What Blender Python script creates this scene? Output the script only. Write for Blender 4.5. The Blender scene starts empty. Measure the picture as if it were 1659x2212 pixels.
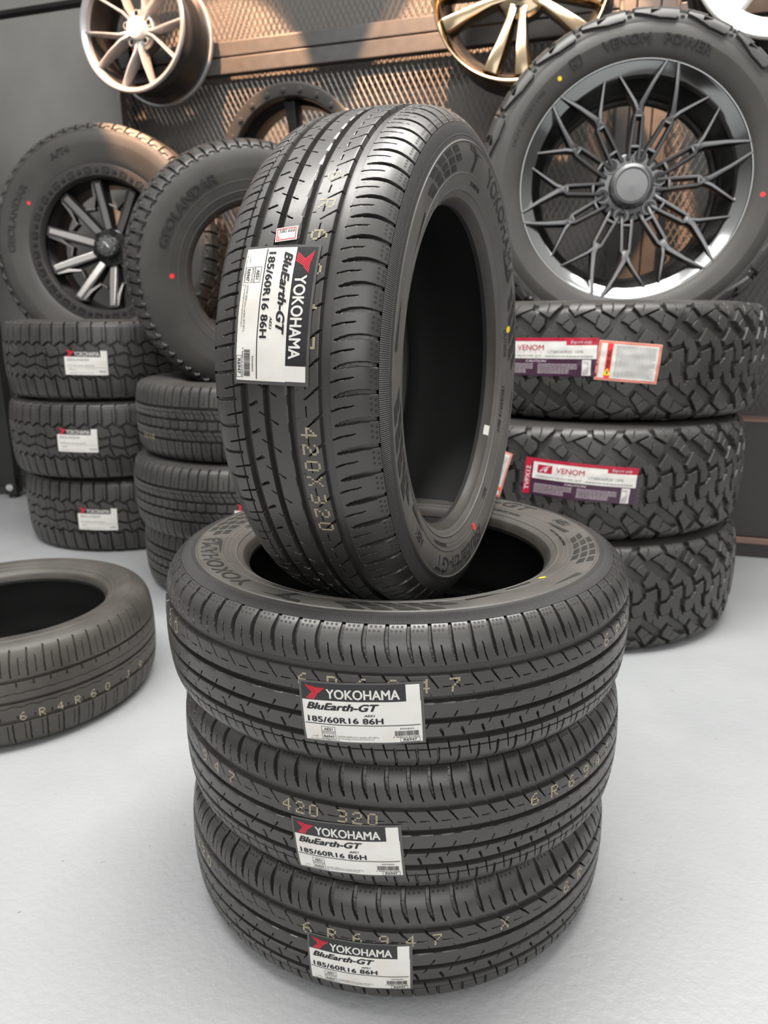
import bpy, bmesh, math, random
import numpy as np
from mathutils import Matrix, Vector

SC = bpy.context.scene
COL = SC.collection
PI = math.pi
D2R = PI / 180.0
random.seed(7)
rng = np.random.default_rng(7)

# ------------------------------------------------------------------ camera, light, exposure
SC.view_settings.view_transform = 'Standard'
SC.view_settings.look = 'None'
SC.view_settings.gamma = 1.0
SC.view_settings.use_curve_mapping = False
SC.view_settings.exposure = 0.0

YAW, PITCH, ROLL = -.0185, .2628, -.0037
cy_, sy_ = math.cos(YAW), math.sin(YAW)
cp_, sp_ = math.cos(PITCH), math.sin(PITCH)
fw = Vector((sy_ * cp_, cy_ * cp_, -sp_))
rt = Vector((cy_, -sy_, 0))
up = rt.cross(fw)
cr_, sr_ = math.cos(ROLL), math.sin(ROLL)
rt2 = cr_ * rt + sr_ * up
up2 = -sr_ * rt + cr_ * up
cam_data = bpy.data.cameras.new('camera')
cam = bpy.data.objects.new('camera', cam_data)
COL.objects.link(cam)
cam.matrix_world = Matrix(((rt2.x, up2.x, -fw.x, 0), (rt2.y, up2.y, -fw.y, -1.0063),
                           (rt2.z, up2.z, -fw.z, .8199), (0, 0, 0, 1)))
cam_data.sensor_fit = 'VERTICAL'
cam_data.sensor_height = 36.0
cam_data.lens = 1571.4 / 2212 * 36.0
cam_data.clip_start = .02
cam_data.dof.use_dof = True
cam_data.dof.focus_distance = .74
cam_data.dof.aperture_fstop = cam_data.lens / 3.3
SC.camera = cam

world = bpy.data.worlds.new('shop_daylight')
SC.world = world
world.use_nodes = True
wnt = world.node_tree
bg = wnt.nodes['Background']
wtc = wnt.nodes.new('ShaderNodeTexCoord'); wsx = wnt.nodes.new('ShaderNodeSeparateXYZ'); wrp = wnt.nodes.new('ShaderNodeValToRGB')
wnt.links.new(wtc.outputs['Generated'], wsx.inputs[0]); wnt.links.new(wsx.outputs['Z'], wrp.inputs['Fac'])
we = wrp.color_ramp.elements
we[0].position = .0; we[0].color = (.17, .168, .16, 1)
we[1].position = .75; we[1].color = (1.0, .985, .95, 1)
wnt.links.new(wrp.outputs['Color'], bg.inputs[0])
bg.inputs[1].default_value = 1.12


def area_light(name, loc, target, size, size_y, power, color=(1, 1, 1)):
    d = bpy.data.lights.new(name, 'AREA')
    d.shape = 'RECTANGLE'; d.size = size; d.size_y = size_y
    d.energy = power; d.color = color
    o = bpy.data.objects.new(name, d); COL.objects.link(o)
    o.location = loc
    o.rotation_euler = (Vector(target) - Vector(loc)).to_track_quat('-Z', 'Y').to_euler()
    return o


def spot_light(name, loc, target, power, angle, color, blend=.12, radius=.02):
    d = bpy.data.lights.new(name, 'SPOT')
    d.energy = power; d.color = color; d.spot_size = angle * D2R
    d.spot_blend = blend; d.shadow_soft_size = radius
    o = bpy.data.objects.new(name, d); COL.objects.link(o)
    o.location = loc
    o.rotation_euler = (Vector(target) - Vector(loc)).to_track_quat('-Z', 'Y').to_euler()
    return o


WARM = (1.0, .55, .30)
area_light('ceiling_panel_light', (-.5, -.2, 3.3), (-.5, -.1, 0), 2.6, .5, 112, (1, .98, .94))
area_light('ceiling_panel_light', (.9, .55, 3.3), (.9, .55, 0), 2.0, .4, 66, (1, .98, .94))
area_light('shopfront_daylight', (.3, -4.2, 2.3), (0, 0, .7), 4.5, 2.6, 70, (1, .99, .97))


def on_wall(t, z, out): return Vector((0, 1.93, z)) + Vector((.9578, -.2873, 0)) * t + Vector((-.2873, -.9578, 0)) * out


spot_light('track_spot', on_wall(-.76, 3.05, .95), on_wall(-.74, 1.50, 0), 1100, 29.5, WARM, .06)
spot_light('track_spot', on_wall(.36, 3.05, .95), on_wall(.36, 1.45, 0), 1350, 36, WARM, .06)
spot_light('track_spot', on_wall(1.0, 3.05, .9), on_wall(.98, 1.98, 0), 330, 26, WARM, .2)

# ------------------------------------------------------------------ helpers: objects and meshes


def setp(o, label=None, cat=None, group=None, kind=None):
    if label: o['label'] = label
    if cat: o['category'] = cat
    if group: o['group'] = group
    if kind: o['kind'] = kind
    return o


def empty(name, loc=(0, 0, 0), mat=None):
    o = bpy.data.objects.new(name, None)
    o.empty_display_size = .05
    COL.objects.link(o)
    if mat is not None: o.matrix_world = mat
    else: o.location = loc
    return o


def link(name, me, parent=None):
    o = bpy.data.objects.new(name, me)
    COL.objects.link(o)
    if parent is not None: o.parent = parent
    return o


def mesh_np(name, V, Fq, mat, smooth=True, sharp=None):
    """V (n,3) array, Fq (m,k) array of polygons of one size (or list of such arrays)."""
    me = bpy.data.meshes.new(name)
    V = np.asarray(V, np.float32)
    if not isinstance(Fq, list): Fq = [Fq]
    Fq = [np.asarray(f, np.int32) for f in Fq if len(f)]
    nl = sum(f.size for f in Fq); npoly = sum(len(f) for f in Fq)
    me.vertices.add(len(V)); me.vertices.foreach_set('co', V.ravel())
    me.loops.add(nl); me.loops.foreach_set('vertex_index', np.concatenate([f.ravel() for f in Fq]))
    me.polygons.add(npoly)
    tot = np.concatenate([np.full(len(f), f.shape[1], np.int32) for f in Fq])
    me.polygons.foreach_set('loop_start', np.r_[0, np.cumsum(tot)[:-1]].astype(np.int32))
    me.polygons.foreach_set('loop_total', tot)
    me.update(calc_edges=True)
    me.polygons.foreach_set('use_smooth', np.full(npoly, bool(smooth)))
    if sharp is not None and smooth: me.set_sharp_from_angle(angle=sharp * D2R)
    me.materials.append(mat)
    me.update()
    return me


def grid_faces(nr, nc, wrap):
    i = np.arange(nr - 1)[:, None]
    j = np.arange(nc if wrap else nc - 1)[None, :]
    j2 = (j + 1) % nc
    return np.stack([(i * nc + j), (i * nc + j2), ((i + 1) * nc + j2), ((i + 1) * nc + j)], -1).reshape(-1, 4)


class MB:
    """collects polygons of mixed size"""
    def __init__(s): s.v = []; s.f = []
    def add(s, V, F):
        b = len(s.v); s.v += [tuple(p) for p in V]; s.f += [tuple(b + i for i in f) for f in F]
    def box(s, c, size, rot=None):
        x, y, z = (q / 2 for q in size)
        P = [Vector(p) for p in ((-x, -y, -z), (x, -y, -z), (x, y, -z), (-x, y, -z), (-x, -y, z), (x, -y, z), (x, y, z), (-x, y, z))]
        if rot is not None: P = [rot @ p for p in P]
        c = Vector(c)
        s.add([p + c for p in P], [(0, 3, 2, 1), (4, 5, 6, 7), (0, 1, 5, 4), (1, 2, 6, 5), (2, 3, 7, 6), (3, 0, 4, 7)])
    def cyl(s, c, axis, r, h, n=24, r2=None):
        a = Vector(axis).normalized(); u = a.orthogonal().normalized(); w = a.cross(u); c = Vector(c)
        r2 = r if r2 is None else r2
        P = []
        for k in range(n):
            t = 2 * PI * k / n; d = u * math.cos(t) + w * math.sin(t)
            P += [c + d * r, c + d * r2 + a * h]
        F = [(2 * k, 2 * ((k + 1) % n), 2 * ((k + 1) % n) + 1, 2 * k + 1) for k in range(n)]
        F += [tuple(2 * k for k in reversed(range(n))), tuple(2 * k + 1 for k in range(n))]
        s.add(P, F)
    def bar(s, pts, w, zt, zb, top=.55):
        """a faceted bar along a 2D polyline; per-point width, top and bottom height"""
        n = len(pts); P = []
        for i, p in enumerate(pts):
            a = pts[max(i - 1, 0)]; b = pts[min(i + 1, n - 1)]
            t = Vector((b[0] - a[0], b[1] - a[1])); t.normalize()
            q = Vector((-t.y, t.x)); hw = w[i] / 2
            zm = zb[i] + (zt[i] - zb[i]) * .62
            for k, z in ((1, zb[i]), (1, zm), (top, zt[i]), (-top, zt[i]), (-1, zm), (-1, zb[i])):
                P.append((p[0] + q.x * hw * k, p[1] + q.y * hw * k, z))
        F = []
        for i in range(n - 1):
            for k in range(6):
                k2 = (k + 1) % 6
                F.append((i * 6 + k, i * 6 + k2, (i + 1) * 6 + k2, (i + 1) * 6 + k))
        F += [tuple(range(6)), tuple((n - 1) * 6 + k for k in reversed(range(6)))]
        s.add(P, F)
    def mesh(s, name, mat, smooth=False, bevel=0, sharp=35):
        me = bpy.data.meshes.new(name)
        me.from_pydata(s.v, [], s.f)
        bm = bmesh.new(); bm.from_mesh(me)
        bmesh.ops.recalc_face_normals(bm, faces=bm.faces)
        if bevel:
            es = [e for e in bm.edges if len(e.link_faces) == 2 and e.calc_face_angle(0) > .5]
            bmesh.ops.bevel(bm, geom=es, offset=bevel, segments=2, profile=.6, affect='EDGES', clamp_overlap=True)
        bm.to_mesh(me); bm.free()
        if smooth:
            me.polygons.foreach_set('use_smooth', np.full(len(me.polygons), True))
            me.set_sharp_from_angle(angle=sharp * D2R)
        me.materials.append(mat)
        return me


def lathe(name, prof, mat, n=160, closed=False, sharp=32):
    prof = np.asarray(prof, float)
    t = np.arange(n) * 2 * PI / n
    V = np.stack([prof[:, 0][:, None] * np.cos(t), prof[:, 0][:, None] * np.sin(t), np.repeat(prof[:, 1][:, None], n, 1)], -1).reshape(-1, 3)
    F = grid_faces(len(prof), n, True)
    if closed:
        j = np.arange(n); j2 = (j + 1) % n; b = (len(prof) - 1) * n
        F = np.concatenate([F, np.stack([b + j, b + j2, j2, j], -1)])
    me = mesh_np(name, V, F, mat, True)
    bm = bmesh.new(); bm.from_mesh(me); bmesh.ops.recalc_face_normals(bm, faces=bm.faces); bm.to_mesh(me); bm.free()
    me.set_sharp_from_angle(angle=sharp * D2R)
    return me


# ------------------------------------------------------------------ text as flat triangles
_tc = {}


def text2d(body, bold=0., shear=0., spacing=1.):
    """flat text: vertices scaled so the text box is [0,1]x[0,1] of its own bounds, and its aspect"""
    k = (body, bold, shear, spacing)
    if k not in _tc:
        c = bpy.data.curves.new('t', 'FONT'); c.body = body; c.size = 1.0; c.shear = shear
        c.space_character = spacing; c.resolution_u = 5; c.fill_mode = 'FRONT'
        o = bpy.data.objects.new('t', c)
        me = bpy.data.meshes.new_from_object(o)
        me.calc_loop_triangles()
        V = np.empty(len(me.vertices) * 3, np.float32); me.vertices.foreach_get('co', V); V = V.reshape(-1, 3)[:, :2].astype(float)
        T = np.empty(len(me.loop_triangles) * 3, np.int32); me.loop_triangles.foreach_get('vertices', T); T = T.reshape(-1, 3)
        bpy.data.objects.remove(o); bpy.data.meshes.remove(me); bpy.data.curves.remove(c)
        if bold:
            n0 = len(V); o4 = [(bold, 0), (-bold, 0), (0, bold * .7), (0, -bold * .7)]
            V = np.concatenate([V + np.array(q) for q in o4]); T = np.concatenate([T + n0 * i for i in range(4)])
        lo = V.min(0); hi = V.max(0)
        a = (hi[0] - lo[0]) / (hi[1] - lo[1])
        # keep triangles facing +z
        e1 = V[T[:, 1]] - V[T[:, 0]]; e2 = V[T[:, 2]] - V[T[:, 0]]
        neg = (e1[:, 0] * e2[:, 1] - e1[:, 1] * e2[:, 0]) < 0
        T[neg] = T[neg][:, ::-1]
        _tc[k] = ((V - lo) / (hi - lo), T, a)
    return _tc[k]


class Flat:
    """2D art: triangles in millimetres"""
    def __init__(s): s.V = []; s.T = []; s.n = 0
    def put(s, V, T):
        s.V.append(np.asarray(V, float)); s.T.append(np.asarray(T, int) + s.n); s.n += len(V); return s
    def text(s, body, x, y, w, h, bold=0., shear=0., spacing=1.):
        V, T, a = text2d(body, bold, shear, spacing)
        if w is None: w = h * a
        return s.put(V * [w, h] + [x, y], T)
    def rect(s, x, y, w, h, nx=None, ny=1):
        nx = nx or max(1, int(abs(w) / 4)); ny = max(ny, int(abs(h) / 4))
        X, Y = np.meshgrid(np.linspace(x, x + w, nx + 1), np.linspace(y, y + h, ny + 1))
        V = np.stack([X.ravel(), Y.ravel()], 1)
        q = grid_faces(ny + 1, nx + 1, False)
        return s.put(V, np.concatenate([q[:, [0, 1, 2]], q[:, [0, 2, 3]]]))
    def frame(s, x, y, w, h, t):
        s.rect(x, y, w, t); s.rect(x, y + h - t, w, t); s.rect(x, y + t, t, h - 2 * t); s.rect(x + w - t, y + t, t, h - 2 * t); return s
    def poly(s, P):
        P = np.asarray(P, float); n = len(P)
        return s.put(P, [(0, i, i + 1) for i in range(1, n - 1)])
    def bars(s, x, y, w, h, seed=1, n=42):
        r = random.Random(seed); q = x; step = w / n
        for i in range(n):
            ww = step * r.choice((.35, .5, .75, .6))
            s.poly([(q, y), (q + ww, y), (q + ww, y + h), (q, y + h)]); q += step
        return s
    def get(s): return np.concatenate(s.V), np.concatenate(s.T)


# ------------------------------------------------------------------ materials
def nmat(name):
    m = bpy.data.materials.new(name); m.use_nodes = True
    nt = m.node_tree; b = nt.nodes['Principled BSDF']
    return m, nt, b


def simple(name, col, rough=.5, metal=0., spec=.5, coat=0., alpha=1.):
    m, nt, b = nmat(name)
    b.inputs['Base Color'].default_value = (*col, 1); b.inputs['Roughness'].default_value = rough
    b.inputs['Metallic'].default_value = metal; b.inputs['Specular IOR Level'].default_value = spec
    b.inputs['Coat Weight'].default_value = coat; b.inputs['Alpha'].default_value = alpha
    return m


def noise(nt, scale, detail=4, rough=.5, coord='Object'):
    tc = nt.nodes.new('ShaderNodeTexCoord'); n = nt.nodes.new('ShaderNodeTexNoise')
    n.inputs['Scale'].default_value = scale; n.inputs['Detail'].default_value = detail; n.inputs['Roughness'].default_value = rough
    nt.links.new(tc.outputs[coord], n.inputs['Vector']); return n


def ramp(nt, src, stops):
    r = nt.nodes.new('ShaderNodeValToRGB'); e = r.color_ramp.elements
    while len(e) < len(stops): e.new(.5)
    for i, (p, c) in enumerate(stops):
        e[i].position = p; e[i].color = (*c, 1) if len(c) == 3 else c
    nt.links.new(src, r.inputs['Fac']); return r


def bump(nt, b, src, strength, dist=.001):
    n = nt.nodes.new('ShaderNodeBump'); n.inputs['Strength'].default_value = strength; n.inputs['Distance'].default_value = dist
    nt.links.new(src, n.inputs['Height']); nt.links.new(n.outputs['Normal'], b.inputs['Normal']); return n


def rubber(name, c0, c1, r0=.42, r1=.6, scale=14, spec=.5, grain=.25):
    m, nt, b = nmat(name)
    n = noise(nt, scale, 6, .6)
    nt.links.new(ramp(nt, n.outputs['Fac'], [(.3, c0), (.72, c1)]).outputs['Color'], b.inputs['Base Color'])
    rr = ramp(nt, n.outputs['Fac'], [(.3, (r0,) * 3), (.75, (r1,) * 3)])
    nt.links.new(rr.outputs['Color'], b.inputs['Roughness'])
    b.inputs['Specular IOR Level'].default_value = spec
    if grain: bump(nt, b, noise(nt, 900, 3).outputs['Fac'], grain, .0004)
    return m


def radial_ribs(m, count, r0, r1, depth):
    """fine moulded radial ribs on a ring of the sidewall, as bump"""
    nt = m.node_tree; b = nt.nodes['Principled BSDF']; L = nt.links
    tc = nt.nodes.new('ShaderNodeTexCoord'); sx = nt.nodes.new('ShaderNodeSeparateXYZ'); L.new(tc.outputs['Object'], sx.inputs[0])
    def M(op, a, bb=None):
        q = nt.nodes.new('ShaderNodeMath'); q.operation = op
        for i, v in enumerate((a, bb)):
            if v is None: continue
            if isinstance(v, (int, float)): q.inputs[i].default_value = v
            else: L.new(v, q.inputs[i])
        return q.outputs[0]
    x, y = sx.outputs[0], sx.outputs[1]
    r = M('SQRT', M('ADD', M('MULTIPLY', x, x), M('MULTIPLY', y, y)))
    w = M('SINE', M('MULTIPLY', M('ARCTAN2', y, x), float(count)))
    k = M('MULTIPLY', M('GREATER_THAN', r, r0), M('LESS_THAN', r, r1))
    h = M('MULTIPLY', w, k)
    old = b.inputs['Normal'].links[0].from_node if b.inputs['Normal'].links else None
    bp = nt.nodes.new('ShaderNodeBump'); bp.inputs['Strength'].default_value = 1.0; bp.inputs['Distance'].default_value = depth
    L.new(h, bp.inputs['Height'])
    if old: L.new(old.outputs['Normal'], bp.inputs['Normal'])
    L.new(bp.outputs['Normal'], b.inputs['Normal'])


RUB = rubber('tread_rubber', (.027, .0252, .0233), (.040, .0374, .0344), .30, .44, 16, .85, .10)
RUBBAND = rubber('band_rubber', (.026, .0255, .025), (.036, .035, .034), .40, .52, 12, .6, 0)
radial_ribs(RUBBAND, 860, .2760, .2900, .00045)
RUBS = rubber('sidewall_rubber', (.074, .071, .066), (.112, .105, .096), .38, .55, 12, .7)
RUBB = rubber('bead_rubber', (.030, .0265, .0235), (.052, .045, .038), .42, .58, 22)
LINER = rubber('liner_rubber', (.014, .014, .014), (.020, .020, .020), .6, .75, 10, .3)
DECOR = rubber('decor_rubber', (.022, .022, .021), (.028, .028, .026), .55, .65, 40, .4)
DIMPLE_SHADE = rubber('dimple_shade_rubber', (.022, .021, .020), (.027, .026, .025), .5, .6, 20, .4, 0)  # darker than the tread: shade inside the dimples put into colour
LETTER = rubber('letter_rubber', (.022, .022, .021), (.030, .030, .028), .42, .55, 40)
RUB2 = rubber('off_road_rubber', (.022, .021, .0195), (.046, .0435, .040), .36, .55, 11, .7)
RUB2S = rubber('off_road_sidewall_rubber', (.036, .0345, .032), (.054, .051, .047), .46, .6, 7)
RUB3 = rubber('used_rubber', (.040, .0365, .032), (.085, .078, .069), .40, .6, 9)
DOTC = simple('tread_paint', (.70, .60, .40), .6)
RED = simple('red_paint', (.85, .035, .03), .5)
YELLOW = simple('yellow_paint', (.85, .62, .03), .5)
PAPER, nt_, b_ = nmat('label_paper')
n_ = noise(nt_, 18, 4); nt_.links.new(ramp(nt_, n_.outputs['Fac'], [(.3, (.68, .645, .59)), (.55, (.76, .75, .72))]).outputs['Color'], b_.inputs['Base Color'])
b_.inputs['Roughness'].default_value = .3
FILM = simple('label_film', (.09, .088, .085), .22)
HEADER = simple('label_header_ink', (.022, .022, .024), .25)
INK = simple('label_ink', (.012, .012, .014), .4)
WHITE = simple('label_white', (.68, .67, .64), .35)
REDINK = simple('label_red_ink', (.75, .02, .05), .35)
MAROON = simple('label_maroon', (.42, .012, .04), .3)
PURPLE = simple('label_purple', (.055, .020, .045), .3)
SALMON = simple('label_salmon', (.68, .34, .26), .45)
GREYINK = simple('label_grey_ink', (.30, .30, .30), .5)
SILVER = simple('silver_paint', (.50, .515, .54), .26, .65)
SILVERD = simple('silver_inner', (.42, .42, .41), .35, 1.0)
BRONZE = simple('polished_bronze', (.46, .37, .25), .15, 1.0)
BLACKM = simple('satin_black_metal', (.022, .022, .022), .32, .3, .6)
BLACKG = simple('gloss_black_metal', (.012, .012, .012), .12, .3, .6)
GUN = simple('gunmetal', (.17, .17, .175), .28, 1.0)
GUNL = simple('gunmetal_lip', (.30, .305, .31), .12, 1.0)
CAPM = simple('cap_metal', (.17, .172, .176), .30, .8)
MACH = simple('machined_face', (.30, .29, .28), .22, 1.0)
DGREY = simple('beadlock_grey', (.052, .049, .047), .34, .4)
CHROME = simple('chrome', (.8, .8, .8), .08, 1.0)

# ------------------------------------------------------------------ tyres
BASEP = np.array([(.2025, .0655), (.2055, .0715), (.210, .0775), (.222, .0845), (.245, .0918), (.262, .0940), (.277, .0920),
                  (.290, .0872), (.2975, .0810), (.3035, .0735), (.3085, .0630), (.3120, .0420), (.3135, .0210), (.3140, 0)])
SQUAREP = np.array([(.2025, .0655), (.2055, .0715), (.210, .0775), (.222, .0845), (.245, .0905), (.262, .0935), (.279, .0940),
                    (.292, .0915), (.3005, .0875), (.3065, .0800), (.3095, .0680), (.3125, .0430), (.3136, .0210), (.3140, 0)])


class Shape:
    """smoothed outer envelope of a tyre: position and normal by arc length s (metres, + towards the outer side)"""
    def __init__(s, R, w, rim, base):
        p = base.copy(); p[:, 0] = rim + (p[:, 0] - .2025) * (R - rim) / (.314 - .2025); p[:, 1] *= w / .188
        p = np.vstack([p, p[-2::-1] * [1, -1]])
        for _ in range(3):
            a, b = p[:-1], p[1:]
            q = np.empty((2 * len(a), 2)); q[0::2] = .75 * a + .25 * b; q[1::2] = .25 * a + .75 * b
            p = np.vstack([p[:1], q, p[-1:]])
        L = np.r_[0, np.cumsum(np.hypot(*np.diff(p, axis=0).T))]
        s.R, s.w, s.rim = R, w, rim
        n = 2001
        t = np.linspace(0, L[-1], n)
        s.r = np.interp(t, L, p[:, 0]); s.z = np.interp(t, L, p[:, 1]); s.s = L[-1] / 2 - t
        dr = np.gradient(s.r); dz = np.gradient(s.z); k = np.hypot(dr, dz)
        s.nr = -dz / k; s.nz = dr / k
        m = n // 2
        s.smax = L[-1] / 2
        # arc length of a given radius on the outer side
        s._rr = s.r[:m][::1]; s._ss = s.s[:m]
    def at(s, q):
        q = np.asarray(q, float); a = s.s[::-1]
        f = lambda y: np.interp(q, a, y[::-1])
        return f(s.r), f(s.z), f(s.nr), f(s.nz)
    def s_of_r(s, r): return np.interp(r, s._rr, s._ss)
    def point(s, th, q, h):
        r, z, nr, nz = s.at(q)
        r = r + nr * h; z = z + nz * h
        return np.stack([r * np.cos(th), r * np.sin(th), z], -1)


def rows_for(s0, s1, step, edges=()):
    a = list(np.arange(s0, s1, step)) + [s1]
    for e in edges: a += [e - .12e-3, e + .12e-3]
    a = np.unique(np.round(np.array(a), 6))
    a = a[(a >= s0 - 1e-9) & (a <= s1 + 1e-9)]
    return a[::-1]


def sstep(x): x = np.clip(x, 0, 1); return x * x * (3 - 2 * x)


def band(x, c, hw, soft): return sstep((hw - np.abs(x - c)) / soft + .5)


def frac(x): return x - np.floor(x)


def pdist(phi, c, per): return (frac(phi - c + .5) - .5) * per


def pitch_edges(N, amp, ph):
    i = np.arange(N)
    L = 1 + amp * np.cos(2 * PI * i / N * 2 + ph)
    e = np.r_[0, np.cumsum(L)]
    return e / e[-1] * 2 * PI


def pitch_angle(u, e):
    """angle of a running pitch number (may lie outside 0..N)"""
    N = len(e) - 1
    k = np.floor(u / N)
    return np.interp(u - k * N, np.arange(N + 1), e) + k * 2 * PI


def tread_mesh(name, sh, depth, N, K, s0, s1, step, mat, edges=(), amp=0., ph=0., sharp=30, shear=None):
    """grid over the tread; columns may be sheared so that they run along the lateral grooves"""
    s = rows_for(s0, s1, step, edges)
    phi = np.arange(K) / K
    sk = shear(s * 1000) if shear else np.zeros(len(s))
    d = depth(s[:, None] * 1000, phi[None, :] + sk[:, None]) / 1000.
    d = np.tile(d, (1, N))
    u = np.arange(N * K)[None, :] / K + sk[:, None]
    th = pitch_angle(u, pitch_edges(N, amp, ph))
    P = sh.point(th, np.repeat(s[:, None], N * K, 1), -d)
    return mesh_np(name, P.reshape(-1, 3), grid_faces(len(s), N * K, True)[:, ::-1], mat, True, sharp)


def ring_mesh(name, sh, svals, dfun, mat, n=512, sharp=40):
    th = np.arange(n) * 2 * PI / n
    s = np.asarray(svals)
    h = np.array([dfun(q) for q in s])
    P = sh.point(th[None, :], np.repeat(s[:, None], n, 1), np.repeat(h[:, None], n, 1))
    return mesh_np(name, P.reshape(-1, 3), grid_faces(len(s), n, True)[:, ::-1], mat, True, sharp)


def liner_mesh(name, sh, mat):
    k = (sh.R - sh.rim) / .1115; kz = sh.w / .188
    half = [(.2025, .0655), (.2028, .060), (.206, .0585), (.212, .064), (.226, .0735), (.245, .081), (.265, .083), (.283, .078), (.296, .062), (.3025, .035), (.304, 0)]
    p = [(sh.rim + (r - .2025) * k, z * kz) for r, z in half]
    p = p + [(r, -z) for r, z in p[-2::-1]]
    return lathe(name, p, mat, 200, False, 50)


def seg(S, PH, a, b, per, w0, w1, soft, d0=1., d1=1.):
    """mask of a stroke from a=(s,phase) to b; width tapers w0->w1 (mm); phase distance in mm via per"""
    out = np.zeros(np.broadcast(S, PH).shape)
    for k in (-2, -1, 0, 1, 2):
        ax, ay, bx, by = a[0], a[1] * per, b[0], b[1] * per
        X = S; Y = (PH + k) * per
        dx, dy = bx - ax, by - ay; L2 = dx * dx + dy * dy
        t = np.clip(((X - ax) * dx + (Y - ay) * dy) / L2, 0, 1)
        dist = np.hypot(X - ax - t * dx, Y - ay - t * dy)
        w = w0 + (w1 - w0) * t
        out = np.maximum(out, sstep((w / 2 - dist) / soft + .5) * (d0 + (d1 - d0) * t))
    return out


def poly_mask(S, Y, P, soft):
    """signed distance mask of a convex or concave polygon (x = Y coordinate in mm, y = S in mm); >.5 inside"""
    P = np.asarray(P, float); n = len(P)
    dmin = np.full(np.broadcast(S, Y).shape, 1e9); ins = np.zeros(dmin.shape, bool)
    for i in range(n):
        x0, y0 = P[i]; x1, y1 = P[(i + 1) % n]
        dx, dy = x1 - x0, y1 - y0
        t = np.clip(((Y - x0) * dx + (S - y0) * dy) / (dx * dx + dy * dy), 0, 1)
        dmin = np.minimum(dmin, np.hypot(Y - x0 - t * dx, S - y0 - t * dy))
        c = ((y0 > S) != (y1 > S))
        with np.errstate(divide='ignore', invalid='ignore'):
            xi = x0 + (S - y0) * dx / (dy if dy else 1e-9)
        ins ^= c & (Y < xi)
    return sstep(np.where(ins, dmin, -dmin) / soft + .5)


# ---- A: road tread of the four front tyres
ROAD_SK = np.array([(-99.5, -.02), (-82, -.01), (-70, -.02), (-60, -.07), (-54, -.11), (-43, -.20), (-36, -.11), (-27.5, -.24), (-25, -.24), (-16, -.11), (-12, .05), (-6, .17),
                    (5.5, .17), (14, .27), (23, .27), (37.8, -.19), (47, .20), (52.5, .15), (58, .075), (65, .01), (75, -.045), (85, -.035), (99.5, .0)])


def road_shear(s): return np.interp(s, ROAD_SK[:, 0], ROAD_SK[:, 1])


def road_depth(S, PH):
    per = 26.0; so = .7
    d = np.zeros(np.broadcast(S, PH).shape)
    def g(m, dep):
        nonlocal d; d = np.maximum(d, m * dep)
    g(band(S, 42.5, 5.0, 1.6), 5.5); g(band(S, 9.4, 3.9, .5), 7); g(band(S, -16.3, 3.3, .5), 7); g(band(S, -41.0, 3.9, 1.2), 6)
    g(band(S, -54.0, .75, .4), 4.5)
    f = frac(PH - .10)
    g(np.clip((S - (5.6 - 3.0 * f)) / np.maximum(3.0 * f, .05), 0, 1) * (S < 6.0) * (S > 1.5), 1.2)
    # shoulder: curved tapering groove, thin sipe between
    pts = [(52.5, .15), (58, .075), (65, .01), (75, -.045), (85, -.035), (96.5, .0)]
    ww = [1.6, 3.2, 4.4, 4.8, 4.2, 3.8]; dd = [5.5, 6.0, 6.0, 5.2, 3.6, 2.2]
    for i in range(5):
        g(seg(S, PH, pts[i], pts[i + 1], per, ww[i], ww[i + 1], so, dd[i], dd[i + 1]), 1.)
    g(seg(S, PH, (47.0, .66), (57, .53), per, 1.1, 1.0, so), 4); g(seg(S, PH, (57, .53), (69.5, .44), per, 1.0, .7, so), 4)
    # second rib from outside
    g(seg(S, PH, (37.8, -.19), (23.0, .27), per, 2.0, .6, so), 5.5)
    g(seg(S, PH, (24.2, .50), (24.0, .87), per, .9, .9, so), 4)
    g(seg(S, PH, (12.0, -.02), (16.5, -.08), per, .7, .7, so), 1.0)
    # centre rib
    g(seg(S, PH, (-11.5, .05), (-6.2, .17), per, 1.1, 1.1, so), 4)
    # fourth rib
    g(seg(S, PH, (-35.5, .55), (-27.5, .42), per, 2.0, 2.4, so), 5)
    g(seg(S, PH, (-25.0, -.24), (-21, -.15), per, .8, .9, so), 4); g(seg(S, PH, (-21, -.15), (-16, -.11), per, .9, 1.2, so), 4)
    # inner narrow rib and shoulder
    g(seg(S, PH, (-43, -.20), (-54, -.11), per, 1.2, 1.0, so), 4); g(seg(S, PH, (-54, -.11), (-66.5, .01), per, 1.0, .7, so), 4)
    ip = [(-52.5, .33), (-60, .37), (-70, .42), (-82, .43), (-96.5, .42)]
    for i in range(4): g(seg(S, PH, ip[i], ip[i + 1], per, 2.4, 2.8, so, 5.5 - i, 4.5 - i), 1.)
    # narrow lip groove that ends the tread on both sides
    g(band(S, 99.2, .7, .4), 1.0); g(band(S, -99.2, .7, .4), 1.0)
    return d


ROAD_EDGES = [q / 1000 for q in (37.5, 47.5, 5.5, 13.3, -13, -19.6, -37.1, -44.9, -53.3, -54.7)]
ROAD = Shape(.314, .188, .2025, BASEP)
S_SH = ROAD.s_of_r(.2895)


def road_side(q):
    r = float(np.interp(q, ROAD.s[::-1], ROAD.r[::-1])) * 1000
    h = 0.
    for c, w, a in ((269.6, .8, .9), (276.0, .6, .35), (236.5, .5, .5), (231.0, .4, .35), (226.0, .4, .35), (219.0, .9, 1.1)):
        h += a * math.exp(-((r - c) / w) ** 2)
    if 269.6 > r > 236.5: h -= .35
    return h / 1000


def sidewall_rows(sh, r_out, r_in, n, extra=()):
    s0, s1 = sh.s_of_r(r_out), sh.s_of_r(r_in)
    a = np.linspace(s0, s1, n)
    for r in extra:
        q = sh.s_of_r(r); a = np.r_[a, q + np.linspace(-.0018, .0018, 9)]
    a = np.unique(a); return a[(a >= s0) & (a <= s1)][::-1]


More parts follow.
